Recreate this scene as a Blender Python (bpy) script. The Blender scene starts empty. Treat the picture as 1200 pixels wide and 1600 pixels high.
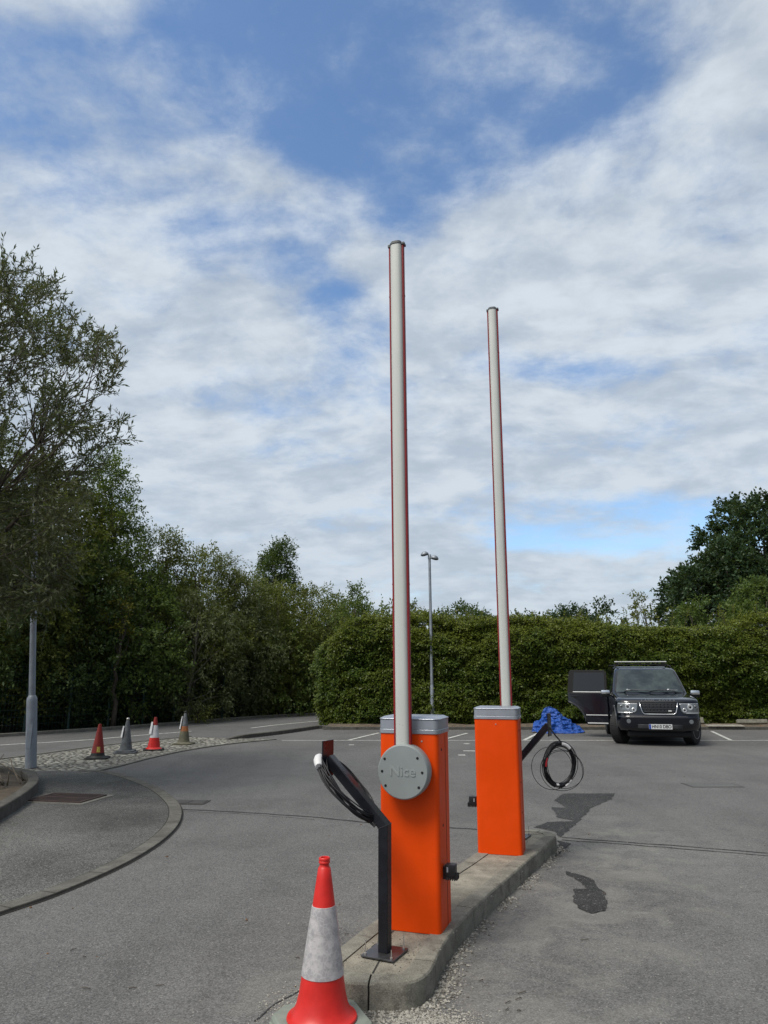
import bpy, bmesh, math, random
import numpy as np
from mathutils import Vector, Matrix, noise as mnoise

random.seed(7)
RNG = np.random.default_rng(11)
PI = math.pi
sc = bpy.context.scene
COL = sc.collection

# ------------------------------------------------------------------ camera
F_PX, CX, CY, EYE = 1130.0, 600.0, 800.0, 1.68
TILT = math.radians(12.57)
cam_d = bpy.data.cameras.new("camera")
cam = bpy.data.objects.new("camera", cam_d)
COL.objects.link(cam)
cam.location = (0, 0, EYE)
cam.rotation_euler = (PI / 2 + TILT, 0, 0)
cam_d.sensor_fit = 'VERTICAL'
cam_d.sensor_height = 36.0
cam_d.lens = F_PX / 1600 * 36
cam_d.clip_end = 2000
sc.camera = cam


def ray(x, y):
    return Vector((x - CX, F_PX * math.cos(TILT) + (y - CY) * math.sin(TILT),
                   F_PX * math.sin(TILT) - (y - CY) * math.cos(TILT)))


def at(x, y, z=0.0):
    """point of the level z seen at a measured picture position (survey helper)"""
    d = ray(x, y)
    k = (z - EYE) / d.z
    return (d.x * k, d.y * k)


def atY(x, y, Y):
    d = ray(x, y)
    k = Y / d.y
    return Vector((d.x * k, Y, EYE + d.z * k))


# ------------------------------------------------------------------ light
SUN_EL, SUN_AZ = math.radians(56), math.radians(228)   # azimuth clockwise from +Y
sun_dir = Vector((math.sin(SUN_AZ) * math.cos(SUN_EL), math.cos(SUN_AZ) * math.cos(SUN_EL), math.sin(SUN_EL)))
sd = bpy.data.lights.new("sun", 'SUN')
sd.energy = 2.0
sd.angle = math.radians(20)
sd.color = (1.0, 0.95, 0.87)
sun = bpy.data.objects.new("sun", sd)
COL.objects.link(sun)
sun.rotation_euler = sun_dir.to_track_quat('Z', 'Y').to_euler()
sun.location = (-20, -10, 30)

sc.view_settings.view_transform = 'Standard'
sc.view_settings.look = 'None'
sc.view_settings.gamma = 1.0
sc.view_settings.exposure = 0.14
sc.view_settings.use_curve_mapping = False


# ------------------------------------------------------------------ node helpers
class NT:
    def __init__(s, tree):
        s.t = tree

    def n(s, kind, **kw):
        nd = s.t.nodes.new(kind)
        for k, v in kw.items():
            setattr(nd, k, v)
        return nd

    def link(s, a, b):
        s.t.links.new(a, b)

    def setin(s, sock, v):
        if isinstance(v, bpy.types.NodeSocket):
            s.link(v, sock)
        else:
            sock.default_value = v

    def math(s, op, a, b=0.0, c=0.0, clamp=False):
        nd = s.n('ShaderNodeMath', operation=op, use_clamp=clamp)
        s.setin(nd.inputs[0], a)
        s.setin(nd.inputs[1], b)
        if op in ('MULTIPLY_ADD', 'SMOOTH_MIN', 'COMPARE'):
            s.setin(nd.inputs[2], c)
        return nd.outputs[0]

    def mix(s, f, a, b, blend='MIX'):
        nd = s.n('ShaderNodeMix', data_type='RGBA', blend_type=blend)
        s.setin(nd.inputs[0], f)
        for i, v in ((6, a), (7, b)):
            if not isinstance(v, bpy.types.NodeSocket) and len(v) == 3:
                v = (*v, 1)
            s.setin(nd.inputs[i], v)
        return nd.outputs[2]

    def noise(s, vec, scale, detail=4, rough=0.55, dist=0.0):
        nd = s.n('ShaderNodeTexNoise')
        if vec is not None:
            s.link(vec, nd.inputs['Vector'])
        nd.inputs['Scale'].default_value = scale
        nd.inputs['Detail'].default_value = detail
        nd.inputs['Roughness'].default_value = rough
        nd.inputs['Distortion'].default_value = dist
        return nd.outputs[0]

    def maprange(s, v, a, b, c=0.0, d=1.0, smooth=True):
        nd = s.n('ShaderNodeMapRange', interpolation_type='SMOOTHSTEP' if smooth else 'LINEAR')
        s.setin(nd.inputs[0], v)
        for i, q in enumerate((a, b, c, d)):
            s.setin(nd.inputs[i + 1], q)
        return nd.outputs[0]

    def mapping(s, vec, scale=(1, 1, 1), rot=(0, 0, 0), loc=(0, 0, 0)):
        nd = s.n('ShaderNodeMapping')
        s.link(vec, nd.inputs[0])
        nd.inputs['Scale'].default_value = scale
        nd.inputs['Rotation'].default_value = rot
        nd.inputs['Location'].default_value = loc
        return nd.outputs[0]

    def bump(s, h, strength=0.3, dist=0.01):
        nd = s.n('ShaderNodeBump')
        s.link(h, nd.inputs['Height'])
        nd.inputs['Strength'].default_value = strength
        nd.inputs['Distance'].default_value = dist
        return nd.outputs[0]


# ------------------------------------------------------------------ world: nishita sky behind a broken cloud layer
world = bpy.data.worlds.new("World")
sc.world = world
world.use_nodes = True
wt = world.node_tree
wt.nodes.clear()
W = NT(wt)
sky = W.n('ShaderNodeTexSky', sky_type='NISHITA')
sky.sun_disc = False
sky.sun_elevation = SUN_EL
sky.sun_rotation = SUN_AZ
sky.air_density = 1.0
sky.dust_density = 0.3
sky.ozone_density = 2.2
bg_sky = W.n('ShaderNodeBackground')
hsv = W.n('ShaderNodeHueSaturation')
hsv.inputs['Saturation'].default_value = 1.12
W.link(sky.outputs[0], hsv.inputs['Color'])
W.link(hsv.outputs[0], bg_sky.inputs[0])
bg_sky.inputs[1].default_value = 0.165
tc = W.n('ShaderNodeTexCoord')
sep = W.n('ShaderNodeSeparateXYZ')
W.link(tc.outputs['Generated'], sep.inputs[0])
CL_OFF = 0.30
zc = W.math('ADD', W.math('MAXIMUM', sep.outputs[2], 0.0), CL_OFF)
uu = W.math('DIVIDE', sep.outputs[0], zc)
vv = W.math('DIVIDE', sep.outputs[1], zc)
cmb = W.n('ShaderNodeCombineXYZ')
W.link(uu, cmb.inputs[0])
W.link(vv, cmb.inputs[1])
P = cmb.outputs[0]


def sky_uv(x, y):
    d = ray(x, y).normalized()
    return d.x / (max(d.z, 0) + CL_OFF), d.y / (max(d.z, 0) + CL_OFF)


# openings in the cloud layer: picture direction, extents, depth of the opening
OPEN = [(400, 130, 420, 130, 0.58), (680, 90, 300, 190, 0.50), (560, 10, 330, 90, 0.45), (120, 190, 300, 110, 0.50), (570, 265, 150, 80, 0.32),
        (380, 385, 130, 55, 0.52), (620, 320, 60, 60, 0.38), (240, 325, 180, 45, 0.42), (120, 25, 110, 45, -0.25),
        (560, 510, 75, 65, 0.48), (450, 610, 160, 42, 0.34), (860, 575, 140, 30, 0.42), (480, 450, 75, 55, 0.42),
        (860, 210, 180, 120, 0.42), (985, 825, 250, 50, 0.62), (1130, 806, 180, 30, 0.35), (860, 850, 120, 26, 0.3),
        (740, 420, 120, 50, 0.2), (980, 110, 120, 90, 0.2), (300, 235, 90, 40, -0.2)]
warp = W.n('ShaderNodeTexNoise')
W.link(W.mapping(P, (1, 1, 1), loc=(3.1, 1.7, 0)), warp.inputs['Vector'])
warp.inputs['Scale'].default_value = 2.2
warp.inputs['Detail'].default_value = 3
wsub = W.n('ShaderNodeVectorMath', operation='SUBTRACT')
W.link(warp.outputs['Color'], wsub.inputs[0])
wsub.inputs[1].default_value = (0.5, 0.5, 0.5)
wmul = W.n('ShaderNodeVectorMath', operation='SCALE')
W.link(wsub.outputs[0], wmul.inputs[0])
wmul.inputs['Scale'].default_value = 0.16
wadd = W.n('ShaderNodeVectorMath', operation='ADD')
W.link(P, wadd.inputs[0])
W.link(wmul.outputs[0], wadd.inputs[1])
PW = wadd.outputs[0]
sepw = W.n('ShaderNodeSeparateXYZ')
W.link(PW, sepw.inputs[0])
tot = None
for (ox, oy, rx, ry, dep) in OPEN:
    u0, v0 = sky_uv(ox, oy)
    ru = abs(sky_uv(ox + rx, oy)[0] - u0)
    rv = abs(sky_uv(ox, oy + ry)[1] - sky_uv(ox, oy - ry)[1]) / 2
    du = W.math('DIVIDE', W.math('SUBTRACT', sepw.outputs[0], u0), ru)
    dv = W.math('DIVIDE', W.math('SUBTRACT', sepw.outputs[1], v0), rv)
    r2 = W.math('ADD', W.math('MULTIPLY', du, du), W.math('MULTIPLY', dv, dv))
    g = W.maprange(r2, 0.0, 2.3, dep, 0.0)
    tot = g if tot is None else W.math('ADD', tot, g)
openf = W.math('MINIMUM', tot, 0.95)
n1 = W.noise(W.mapping(PW, (2.9, 3.6, 1), (0, 0, 0.6)), 1.0, 11, 0.60, 0.0)
n2 = W.noise(W.mapping(P, (13, 11, 1), (0, 0, 0.5)), 1.0, 8, 0.65, 0.0)
n3 = W.noise(W.mapping(PW, (2.4, 5.4, 1), (0, 0, -0.75)), 1.3, 9, 0.62, 0.0)
nn = W.math('ADD', W.math('ADD', W.math('MULTIPLY', n1, 0.46), W.math('MULTIPLY', n2, 0.22)), W.math('MULTIPLY', n3, 0.32))
nn = W.math('MULTIPLY_ADD', nn, 3.9, -1.45)
dens = W.math('SUBTRACT', W.math('ADD', nn, 0.50), openf)
cover = W.maprange(dens, -0.02, 0.98, 0.06, 0.97)
# thick parts show grey undersides, thin parts and the sides turned to the sun stay bright
n1b = W.noise(W.mapping(PW, (2.9, 3.6, 1), (0, 0, 0.6), (0.09, 0.16, 0)), 1.0, 11, 0.60, 0.0)
edge = W.math('MULTIPLY', W.math('SUBTRACT', n1, n1b), 0.9)
sh1 = W.noise(W.mapping(PW, (2.3, 4.4, 1), (0, 0, 0.3), (5, 2, 0)), 1.3, 8, 0.55, 0.0)
sh2 = W.noise(W.mapping(P, (7.0, 9.0, 1), (0, 0, 0.25), (1, 8, 0)), 1.2, 6, 0.6, 0.0)
shm = W.math('ADD', W.math('ADD', W.math('MULTIPLY', sh1, 0.76), W.math('MULTIPLY', sh2, 0.24)), edge)
shade = W.maprange(shm, 0.33, 0.66)
ccol = W.mix(shade, (0.425, 0.49, 0.57), (0.625, 0.69, 0.755))
# thin the contrast and cool the tone low down, where the layer is seen edge on
lowf = W.maprange(sep.outputs[2], 0.0, 0.42, 1.0, 0.0)
ccol = W.mix(W.math('MULTIPLY', lowf, 0.45), ccol, (0.455, 0.52, 0.60))
# unseen dark cloud added right and behind to shade right-facing sides; layer brighter where it veils the sun
unseen_shade = W.math('ADD', W.math('MULTIPLY', sep.outputs[0], 0.90), W.math('MULTIPLY', sep.outputs[1], -0.40))
shade_mask = W.math('MULTIPLY', W.maprange(unseen_shade, -0.1, 0.75), W.maprange(sep.outputs[1], 0.80, 0.35))
ccol = W.mix(W.math('MULTIPLY', shade_mask, 0.88), ccol, (0.11, 0.125, 0.155))
dsun = W.n('ShaderNodeVectorMath', operation='DOT_PRODUCT')
W.link(tc.outputs['Generated'], dsun.inputs[0])
dsun.inputs[1].default_value = tuple(sun_dir)
veil = W.maprange(dsun.outputs['Value'], 0.72, 0.99)
ccol = W.mix(veil, ccol, (1.5, 1.45, 1.35))
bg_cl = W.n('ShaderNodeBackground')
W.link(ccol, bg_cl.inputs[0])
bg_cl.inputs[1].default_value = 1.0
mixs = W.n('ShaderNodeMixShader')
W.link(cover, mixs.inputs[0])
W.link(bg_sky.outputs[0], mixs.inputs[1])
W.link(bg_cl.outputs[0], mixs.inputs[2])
wo = W.n('ShaderNodeOutputWorld')
W.link(mixs.outputs[0], wo.inputs[0])
world.cycles.sampling_method = 'MANUAL'
world.cycles.sample_map_resolution = 512


# ------------------------------------------------------------------ materials
MATS = {}


def mat(name, col, rough=0.6, metal=0.0, var=0.0, vscale=8.0, bump=0.0, bscale=60.0, bdist=0.004, spec=0.5, coat=0.0,
        col2=None, dirt=0.0):
    m = bpy.data.materials.new(name)
    m.use_nodes = True
    T = NT(m.node_tree)
    b = m.node_tree.nodes['Principled BSDF']
    b.inputs['Roughness'].default_value = rough
    b.inputs['Metallic'].default_value = metal
    b.inputs['Specular IOR Level'].default_value = spec
    b.inputs['Coat Weight'].default_value = coat
    b.inputs['Coat Roughness'].default_value = 0.05
    tcn = T.n('ShaderNodeTexCoord').outputs['Object']
    c = (*col, 1)
    if var > 0 or col2:
        f = T.maprange(T.noise(tcn, vscale, 6, 0.62), 0.32, 0.68)
        lo = tuple(q * (1 - var) for q in col)
        hi = col2 if col2 else tuple(min(1, q * (1 + var)) for q in col)
        c = T.mix(f, lo, hi)
        T.link(T.maprange(f, 0, 1, rough * 0.85, min(1, rough * 1.15)), b.inputs['Roughness'])
    if dirt > 0:
        g = T.maprange(T.noise(tcn, 3.1, 8, 0.7), 0.5, 0.78, 0, dirt)
        c = T.mix(g, c, (0.10, 0.09, 0.075))
    T.setin(b.inputs['Base Color'], c)
    if bump > 0:
        T.link(T.bump(T.noise(tcn, bscale, 5, 0.6), bump, bdist), b.inputs['Normal'])
    MATS[name] = m
    return m


def leaf_mat(name, a, b_, c_, transl=0.25, rough=0.5, top=None, z0=0, z1=1):
    """foliage: each leaf takes its own tone between a, b_ and c_"""
    m = bpy.data.materials.new(name)
    m.use_nodes = True
    T = NT(m.node_tree)
    bs = m.node_tree.nodes['Principled BSDF']
    geo = T.n('ShaderNodeNewGeometry')
    rnd = geo.outputs['Random Per Island']
    tcn = T.n('ShaderNodeTexCoord').outputs['Object']
    patch = T.maprange(T.noise(tcn, 0.9, 4, 0.6), 0.35, 0.65)
    c = T.mix(patch, a, b_)
    c = T.mix(T.maprange(rnd, 0.55, 1.0, 0, 0.8), c, c_)
    c = T.mix(T.maprange(rnd, 0.0, 0.3, 0.45, 0.0), c, tuple(q * 0.45 for q in a))
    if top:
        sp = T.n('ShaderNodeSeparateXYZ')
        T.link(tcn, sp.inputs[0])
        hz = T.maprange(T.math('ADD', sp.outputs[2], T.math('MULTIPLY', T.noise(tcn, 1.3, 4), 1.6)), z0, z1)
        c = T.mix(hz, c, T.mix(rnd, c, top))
    T.link(c, bs.inputs['Base Color'])
    bs.inputs['Roughness'].default_value = rough
    bs.inputs['Specular IOR Level'].default_value = 0.35
    tr = T.n('ShaderNodeBsdfTranslucent')
    T.link(T.mix(0.5, c, (0.16, 0.2, 0.02)), tr.inputs[0])
    mx = T.n('ShaderNodeMixShader')
    mx.inputs[0].default_value = transl
    T.link(bs.outputs[0], mx.inputs[1])
    T.link(tr.outputs[0], mx.inputs[2])
    out = m.node_tree.nodes['Material Output']
    T.link(mx.outputs[0], out.inputs[0])
    MATS[name] = m
    return m


def asphalt_mat(name, base, speck=0.5, dust=0.0, tone=(1, 1, 1), wear=0.25, rough=0.9, damp=0.0):
    m = bpy.data.materials.new(name)
    m.use_nodes = True
    T = NT(m.node_tree)
    bs = m.node_tree.nodes['Principled BSDF']
    tcn = T.n('ShaderNodeTexCoord').outputs['Object']
    c0 = tuple(base * t for t in tone)
    big = T.maprange(T.noise(tcn, 0.45, 6, 0.6, 0.4), 0.33, 0.68)
    mid = T.maprange(T.noise(tcn, 3.0, 6, 0.65), 0.35, 0.7)
    c = T.mix(big, tuple(q * (1 - wear) for q in c0), tuple(q * (1 + wear) for q in c0))
    c = T.mix(T.math('MULTIPLY', mid, 0.35), c, tuple(q * 1.25 for q in c0))
    # tyre-polished streaks along the lane
    st = T.maprange(T.noise(T.mapping(tcn, (2.2, 0.25, 1), (0, 0, 0.42)), 1.0, 4, 0.5), 0.45, 0.7)
    c = T.mix(T.math('MULTIPLY', st, 0.3), c, tuple(q * 0.72 for q in c0))
    vo = T.n('ShaderNodeTexVoronoi')
    T.link(tcn, vo.inputs['Vector'])
    vo.inputs['Scale'].default_value = 125
    sepc = T.n('ShaderNodeSeparateColor')
    T.link(vo.outputs['Color'], sepc.inputs[0])
    fine = T.maprange(sepc.outputs[0], 0.0, 1.0, 1 - speck * 0.75, 1 + speck * 0.75, smooth=False)
    vm = T.n('ShaderNodeVectorMath', operation='SCALE')
    T.link(c, vm.inputs[0])
    T.link(fine, vm.inputs['Scale'])
    c = vm.outputs[0]
    light = T.maprange(sepc.outputs[1], 0.93, 1.0, 0, 0.5 * speck + 0.1)
    c = T.mix(light, c, (0.42, 0.41, 0.38))
    n_ch = T.noise(tcn, 26, 3, 0.5)
    c = T.mix(T.maprange(n_ch, 0.70, 0.76, 0, 0.35), c, (0.4, 0.38, 0.33))
    c = T.mix(T.maprange(n_ch, 0.30, 0.24, 0, 0.6), c, (0.035, 0.034, 0.033))
    if dust > 0:
        sp = T.n('ShaderNodeSeparateXYZ')
        T.link(tcn, sp.inputs[0])
        # pale dust swept out along the kerb of the barrier island
        # signed distance from the island's right kerb line
        dd = T.math('SUBTRACT', T.math('MULTIPLY', sp.outputs[0], 0.90), T.math('MULTIPLY', sp.outputs[1], 0.43))
        e1 = T.maprange(T.math('ABSOLUTE', T.math('ADD', dd, 1.45)), 0.0, 2.1, 1.0, 0.0)
        dirty = T.maprange(T.noise(tcn, 2.2, 9, 0.72, 0.6), 0.36, 0.70)
        yl = T.maprange(sp.outputs[1], 10.5, 7.5)
        g = T.math('MULTIPLY', T.math('MULTIPLY', e1, dirty), T.math('MULTIPLY', yl, dust))
        c = T.mix(T.math('MULTIPLY', g, 0.72), c, (0.285, 0.278, 0.247))
        # light scuffs
        sc_ = T.maprange(T.noise(T.mapping(tcn, (1.2, 5, 1), (0, 0, 0.1)), 1.1, 5, 0.6), 0.68, 0.78, 0, 0.4)
        c = T.mix(sc_, c, (0.35, 0.345, 0.32))
    T.link(c, bs.inputs['Base Color'])
    bs.inputs['Roughness'].default_value = rough
    bs.inputs['Specular IOR Level'].default_value = 0.3
    vo2 = T.n('ShaderNodeTexVoronoi')
    T.link(tcn, vo2.inputs['Vector'])
    vo2.inputs['Scale'].default_value = 110
    hh = T.math('ADD', T.math('MULTIPLY', vo2.outputs[0], 0.7), T.math('MULTIPLY', T.noise(tcn, 35, 4), 1.0))
    T.link(T.bump(hh, 0.55, 0.006), bs.inputs['Normal'])
    MATS[name] = m
    return m


def concrete_mat(name, base=(0.27, 0.26, 0.225), dark=(0.12, 0.115, 0.10), pitted=0.5):
    m = bpy.data.materials.new(name)
    m.use_nodes = True
    T = NT(m.node_tree)
    bs = m.node_tree.nodes['Principled BSDF']
    tcn = T.n('ShaderNodeTexCoord').outputs['Object']
    f = T.maprange(T.noise(tcn, 4.5, 8, 0.68, 0.5), 0.36, 0.66)
    c = T.mix(f, tuple(0.62 * q for q in base), base)
    st = T.maprange(T.noise(tcn, 11, 7, 0.7), 0.5, 0.68, 0, 0.7)
    c = T.mix(st, c, dark)
    fi = T.noise(tcn, 160, 3, 0.6)
    c = T.mix(T.maprange(fi, 0.56, 0.68, 0, 0.55), c, tuple(min(1, 1.45 * q) for q in base))
    c = T.mix(T.maprange(fi, 0.44, 0.34, 0, 0.6 * pitted + 0.2), c, tuple(0.4 * q for q in dark))
    ge = T.n('ShaderNodeNewGeometry')
    T.link(c, bs.inputs['Base Color'])
    bs.inputs['Roughness'].default_value = 0.92
    bs.inputs['Specular IOR Level'].default_value = 0.25
    h = T.math('ADD', T.noise(tcn, 140, 4), T.math('MULTIPLY', T.noise(tcn, 22, 5), 1.6))
    T.link(T.bump(h, 0.5, 0.005), bs.inputs['Normal'])
    MATS[name] = m
    return m


asphalt_mat('asphalt', 0.128, 0.55, dust=0.85, tone=(1.0, 0.99, 0.97), wear=0.16)
asphalt_mat('asphalt_road', 0.125, 0.35, wear=0.15)
asphalt_mat('asphalt_apron', 0.092, 0.9, wear=0.5, tone=(1, 1, 0.95))
asphalt_mat('asphalt_new', 0.042, 0.7, wear=0.35)
concrete_mat('kerb_concrete', (0.29, 0.28, 0.235), (0.10, 0.093, 0.078))
concrete_mat('infill_concrete', (0.34, 0.32, 0.26), (0.15, 0.135, 0.11), 0.8)
concrete_mat('flush_kerb', (0.22, 0.215, 0.19), (0.12, 0.115, 0.10))
concrete_mat('apron_concrete', (0.165, 0.16, 0.14), (0.09, 0.085, 0.075))
concrete_mat('dark_kerb', (0.13, 0.125, 0.11), (0.07, 0.066, 0.06))
mat('white_line', (0.55, 0.55, 0.52), 0.8, var=0.25, vscale=9, dirt=0.6)
mat('joint', (0.03, 0.028, 0.025), 1.0)
mat('soil', (0.085, 0.068, 0.048), 1.0, var=0.4, vscale=3, bump=0.6, bscale=25, bdist=0.03)
mat('verge_soil', (0.14, 0.115, 0.085), 1.0, var=0.4, vscale=6, bump=0.6, bscale=60, bdist=0.02)
mat('orange_paint', (0.80, 0.067, 0.0), 0.45, var=0.06, dirt=0.10, vscale=2.0, spec=0.22, bump=0.05, bscale=300, bdist=0.0005)
mat('cap_grey', (0.34, 0.37, 0.42), 0.32, 0.35, var=0.10, vscale=4, spec=0.5)
mat('disc_grey', (0.275, 0.305, 0.305), 0.45, 0.1, var=0.04, vscale=3)
mat('disc_letter', (0.30, 0.33, 0.33), 0.45, 0.1)
mat('arm_white', (0.60, 0.62, 0.585), 0.28, 0.1, var=0.03, vscale=1.5, spec=0.6, coat=0.25)
mat('rubber_red', (0.26, 0.010, 0.014), 0.5)
mat('dark_hole', (0.006, 0.006, 0.006), 0.8)
mat('black_plastic', (0.010, 0.010, 0.012), 0.4)
mat('black_steel', (0.012, 0.013, 0.018), 0.3, 0.2, var=0.2, vscale=10, spec=0.5)
mat('plate_steel', (0.09, 0.09, 0.095), 0.35, 0.6, var=0.4, vscale=9, dirt=0.5)
mat('cable_black', (0.010, 0.010, 0.013), 0.42, spec=0.4)
mat('white_tape', (0.7, 0.7, 0.7), 0.5)
mat('red_tape', (0.45, 0.02, 0.03), 0.5)
mat('zinc', (0.6, 0.58, 0.55), 0.35, 0.8)
mat('galvanised', (0.30, 0.335, 0.38), 0.5, 0.4, var=0.12, vscale=5, dirt=0.35)
mat('cone_red', (0.66, 0.022, 0.016), 0.42, var=0.12, vscale=6, bump=0.1, bscale=40, dirt=0.12)
mat('cone_red_old', (0.24, 0.018, 0.013), 0.55, var=0.2, vscale=6, dirt=0.45)
mat('cone_base_green', (0.215, 0.245, 0.21), 0.8, var=0.15, vscale=9, bump=0.4, bscale=70, dirt=0.4)
mat('cone_black', (0.02, 0.021, 0.02), 0.6, var=0.2)
mat('cone_grey', (0.115, 0.125, 0.135), 0.6, var=0.35, vscale=7, dirt=0.3)
mat('cone_khaki', (0.12, 0.115, 0.075), 0.65, var=0.3, vscale=7, dirt=0.4)
mat('cone_orange', (0.33, 0.12, 0.04), 0.6, var=0.25, dirt=0.3)
mat('sleeve_white', (0.62, 0.63, 0.65), 0.4, var=0.12, vscale=10)
mat('label_yellow', (0.50, 0.40, 0.08), 0.5, var=0.3, vscale=60)
mat('rust_iron', (0.075, 0.052, 0.046), 0.75, 0.3, var=0.35, vscale=14, bump=0.3, bscale=90)
mat('grey_iron', (0.075, 0.07, 0.065), 0.7, 0.3, var=0.3, vscale=14, bump=0.3, bscale=90)
mat('bark', (0.075, 0.062, 0.048), 0.9, var=0.4, vscale=12, bump=0.6, bscale=30, bdist=0.02)
mat('bark_pale', (0.16, 0.15, 0.125), 0.9, var=0.4, vscale=12, bump=0.6, bscale=30, bdist=0.02)
mat('fence_green', (0.012, 0.050, 0.038), 0.45)
mat('hedge_core', (0.014, 0.014, 0.008), 1.0, var=0.4, vscale=6)
mat('wood_plank', (0.30, 0.28, 0.24), 0.8, var=0.25, vscale=6)
mat('stone', (0.33, 0.315, 0.275), 0.9, col2=(0.46, 0.44, 0.39), var=0.35, vscale=40)
mat('stone_dark', (0.13, 0.12, 0.105), 0.9, var=0.4, vscale=60)
mat('litter', (0.15, 0.085, 0.045), 0.9, var=0.5, vscale=30)
mat('stick', (0.20, 0.17, 0.13), 0.85, var=0.3, vscale=20)
mat('pink_tape', (0.60, 0.13, 0.11), 0.55, var=0.25, vscale=12)

leaf_mat('leaf_willow', (0.070, 0.092, 0.044), (0.098, 0.100, 0.042), (0.18, 0.21, 0.13), 0.34, 0.45)
leaf_mat('leaf_dark', (0.046, 0.092, 0.032), (0.072, 0.115, 0.035), (0.115, 0.165, 0.05), 0.38)
leaf_mat('leaf_olive', (0.115, 0.148, 0.034), (0.155, 0.175, 0.038), (0.21, 0.23, 0.055), 0.42)
leaf_mat('leaf_mid', (0.084, 0.145, 0.036), (0.115, 0.175, 0.042), (0.17, 0.22, 0.06), 0.42)
leaf_mat('leaf_silver', (0.115, 0.145, 0.062), (0.14, 0.165, 0.07), (0.22, 0.25, 0.13), 0.4, 0.42)
leaf_mat('leaf_yellow', (0.17, 0.17, 0.02), (0.24, 0.22, 0.03), (0.30, 0.28, 0.04), 0.3)
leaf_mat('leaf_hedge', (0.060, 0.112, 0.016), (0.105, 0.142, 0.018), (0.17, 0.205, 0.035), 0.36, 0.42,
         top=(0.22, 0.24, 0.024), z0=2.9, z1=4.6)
leaf_mat('leaf_far', (0.026, 0.058, 0.026), (0.038, 0.074, 0.030), (0.07, 0.11, 0.04), 0.2)


# glass and paint
def glass_dark(name, col, rough=0.04, spec=0.8):
    m = mat(name, col, rough, 0.0, spec=spec, coat=1.0)
    return m


mat('windscreen_glass', (0.016, 0.024, 0.028), 0.05, spec=0.5, coat=0.4, col2=(0.055, 0.075, 0.075), vscale=2.6)
mat('privacy_glass', (0.004, 0.005, 0.006), 0.06, spec=0.45)
mat('car_paint', (0.0025, 0.004, 0.010), 0.12, 0.0, spec=0.5, coat=0.55)
mat('bonnet_paint', (0.007, 0.012, 0.02), 0.25, 0.35, spec=0.6, coat=1.0)
mat('car_trim', (0.008, 0.008, 0.009), 0.6, spec=0.3)
mat('trim_grey', (0.05, 0.052, 0.058), 0.5, 0.2)
mat('letter_grey', (0.20, 0.205, 0.21), 0.35, 0.5)
mat('door_glass', (0.010, 0.013, 0.016), 0.07, spec=0.5, coat=0.15)
mat('chrome', (0.85, 0.86, 0.88), 0.18, 1.0)
mat('satin_silver', (0.78, 0.79, 0.78), 0.4, 0.3)
mat('lamp_glass', (0.20, 0.22, 0.235), 0.1, 0.4, coat=1.0)
mat('lamp_lens', (0.75, 0.77, 0.8), 0.1, 0.5, coat=1.0)
mat('tyre', (0.017, 0.017, 0.018), 0.75, bump=0.4, bscale=60, bdist=0.01, var=0.3, dirt=0.4)
mat('alloy', (0.42, 0.43, 0.44), 0.3, 0.8)
mat('number_plate_white', (0.68, 0.69, 0.70), 0.4)
mat('plate_blue', (0.02, 0.06, 0.35), 0.4)
mat('plate_black', (0.01, 0.01, 0.012), 0.5)
def tarp_mat():
    m = mat('tarp_blue', (0.016, 0.085, 0.40), 0.4, spec=0.5)
    T = NT(m.node_tree)
    bs = m.node_tree.nodes['Principled BSDF']
    tcn = T.n('ShaderNodeTexCoord').outputs['Object']
    ds = T.n('ShaderNodeVectorMath', operation='ADD')
    nz = T.n('ShaderNodeTexNoise')
    T.link(tcn, nz.inputs['Vector'])
    nz.inputs['Scale'].default_value = 3.0
    T.link(T.mapping(tcn, (5, 5, 9), (0.3, 0.5, 0.4)), ds.inputs[0])
    T.link(nz.outputs['Color'], ds.inputs[1])
    vo = T.n('ShaderNodeTexVoronoi')
    T.link(ds.outputs[0], vo.inputs['Vector'])
    vo.inputs['Scale'].default_value = 1.1
    T.link(T.bump(T.math('ADD', vo.outputs[0], T.math('MULTIPLY', T.noise(tcn, 22, 4), 0.35)), 1.0, 0.11), bs.inputs['Normal'])


tarp_mat()
mat('lamp_dark', (0.05, 0.055, 0.06), 0.3)


def setts_mat():
    m = bpy.data.materials.new('setts')
    m.use_nodes = True
    T = NT(m.node_tree)
    bs = m.node_tree.nodes['Principled BSDF']
    tcn = T.n('ShaderNodeTexCoord').outputs['Object']
    vo = T.n('ShaderNodeTexVoronoi', feature='DISTANCE_TO_EDGE')
    mp = T.mapping(tcn, (1, 0.8, 1), (0, 0, 0.4))
    T.link(mp, vo.inputs['Vector'])
    vo.inputs['Scale'].default_value = 7.5
    vc = T.n('ShaderNodeTexVoronoi')
    T.link(mp, vc.inputs['Vector'])
    vc.inputs['Scale'].default_value = 7.5
    sepc = T.n('ShaderNodeSeparateColor')
    T.link(vc.outputs['Color'], sepc.inputs[0])
    c = T.mix(sepc.outputs[0], (0.27, 0.265, 0.235), (0.46, 0.45, 0.40))
    c = T.mix(T.maprange(T.noise(tcn, 2.1, 6, 0.6), 0.4, 0.65, 0, 0.5), c, (0.15, 0.145, 0.12))
    c = T.mix(T.maprange(vo.outputs[0], 0.02, 0.14, 1, 0), c, (0.075, 0.07, 0.055))
    T.link(c, bs.inputs['Base Color'])
    bs.inputs['Roughness'].default_value = 0.9
    hgt = T.maprange(vo.outputs[0], 0.0, 0.3)
    T.link(T.bump(hgt, 0.9, 0.05), bs.inputs['Normal'])
    MATS['setts'] = m


setts_mat()


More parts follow.
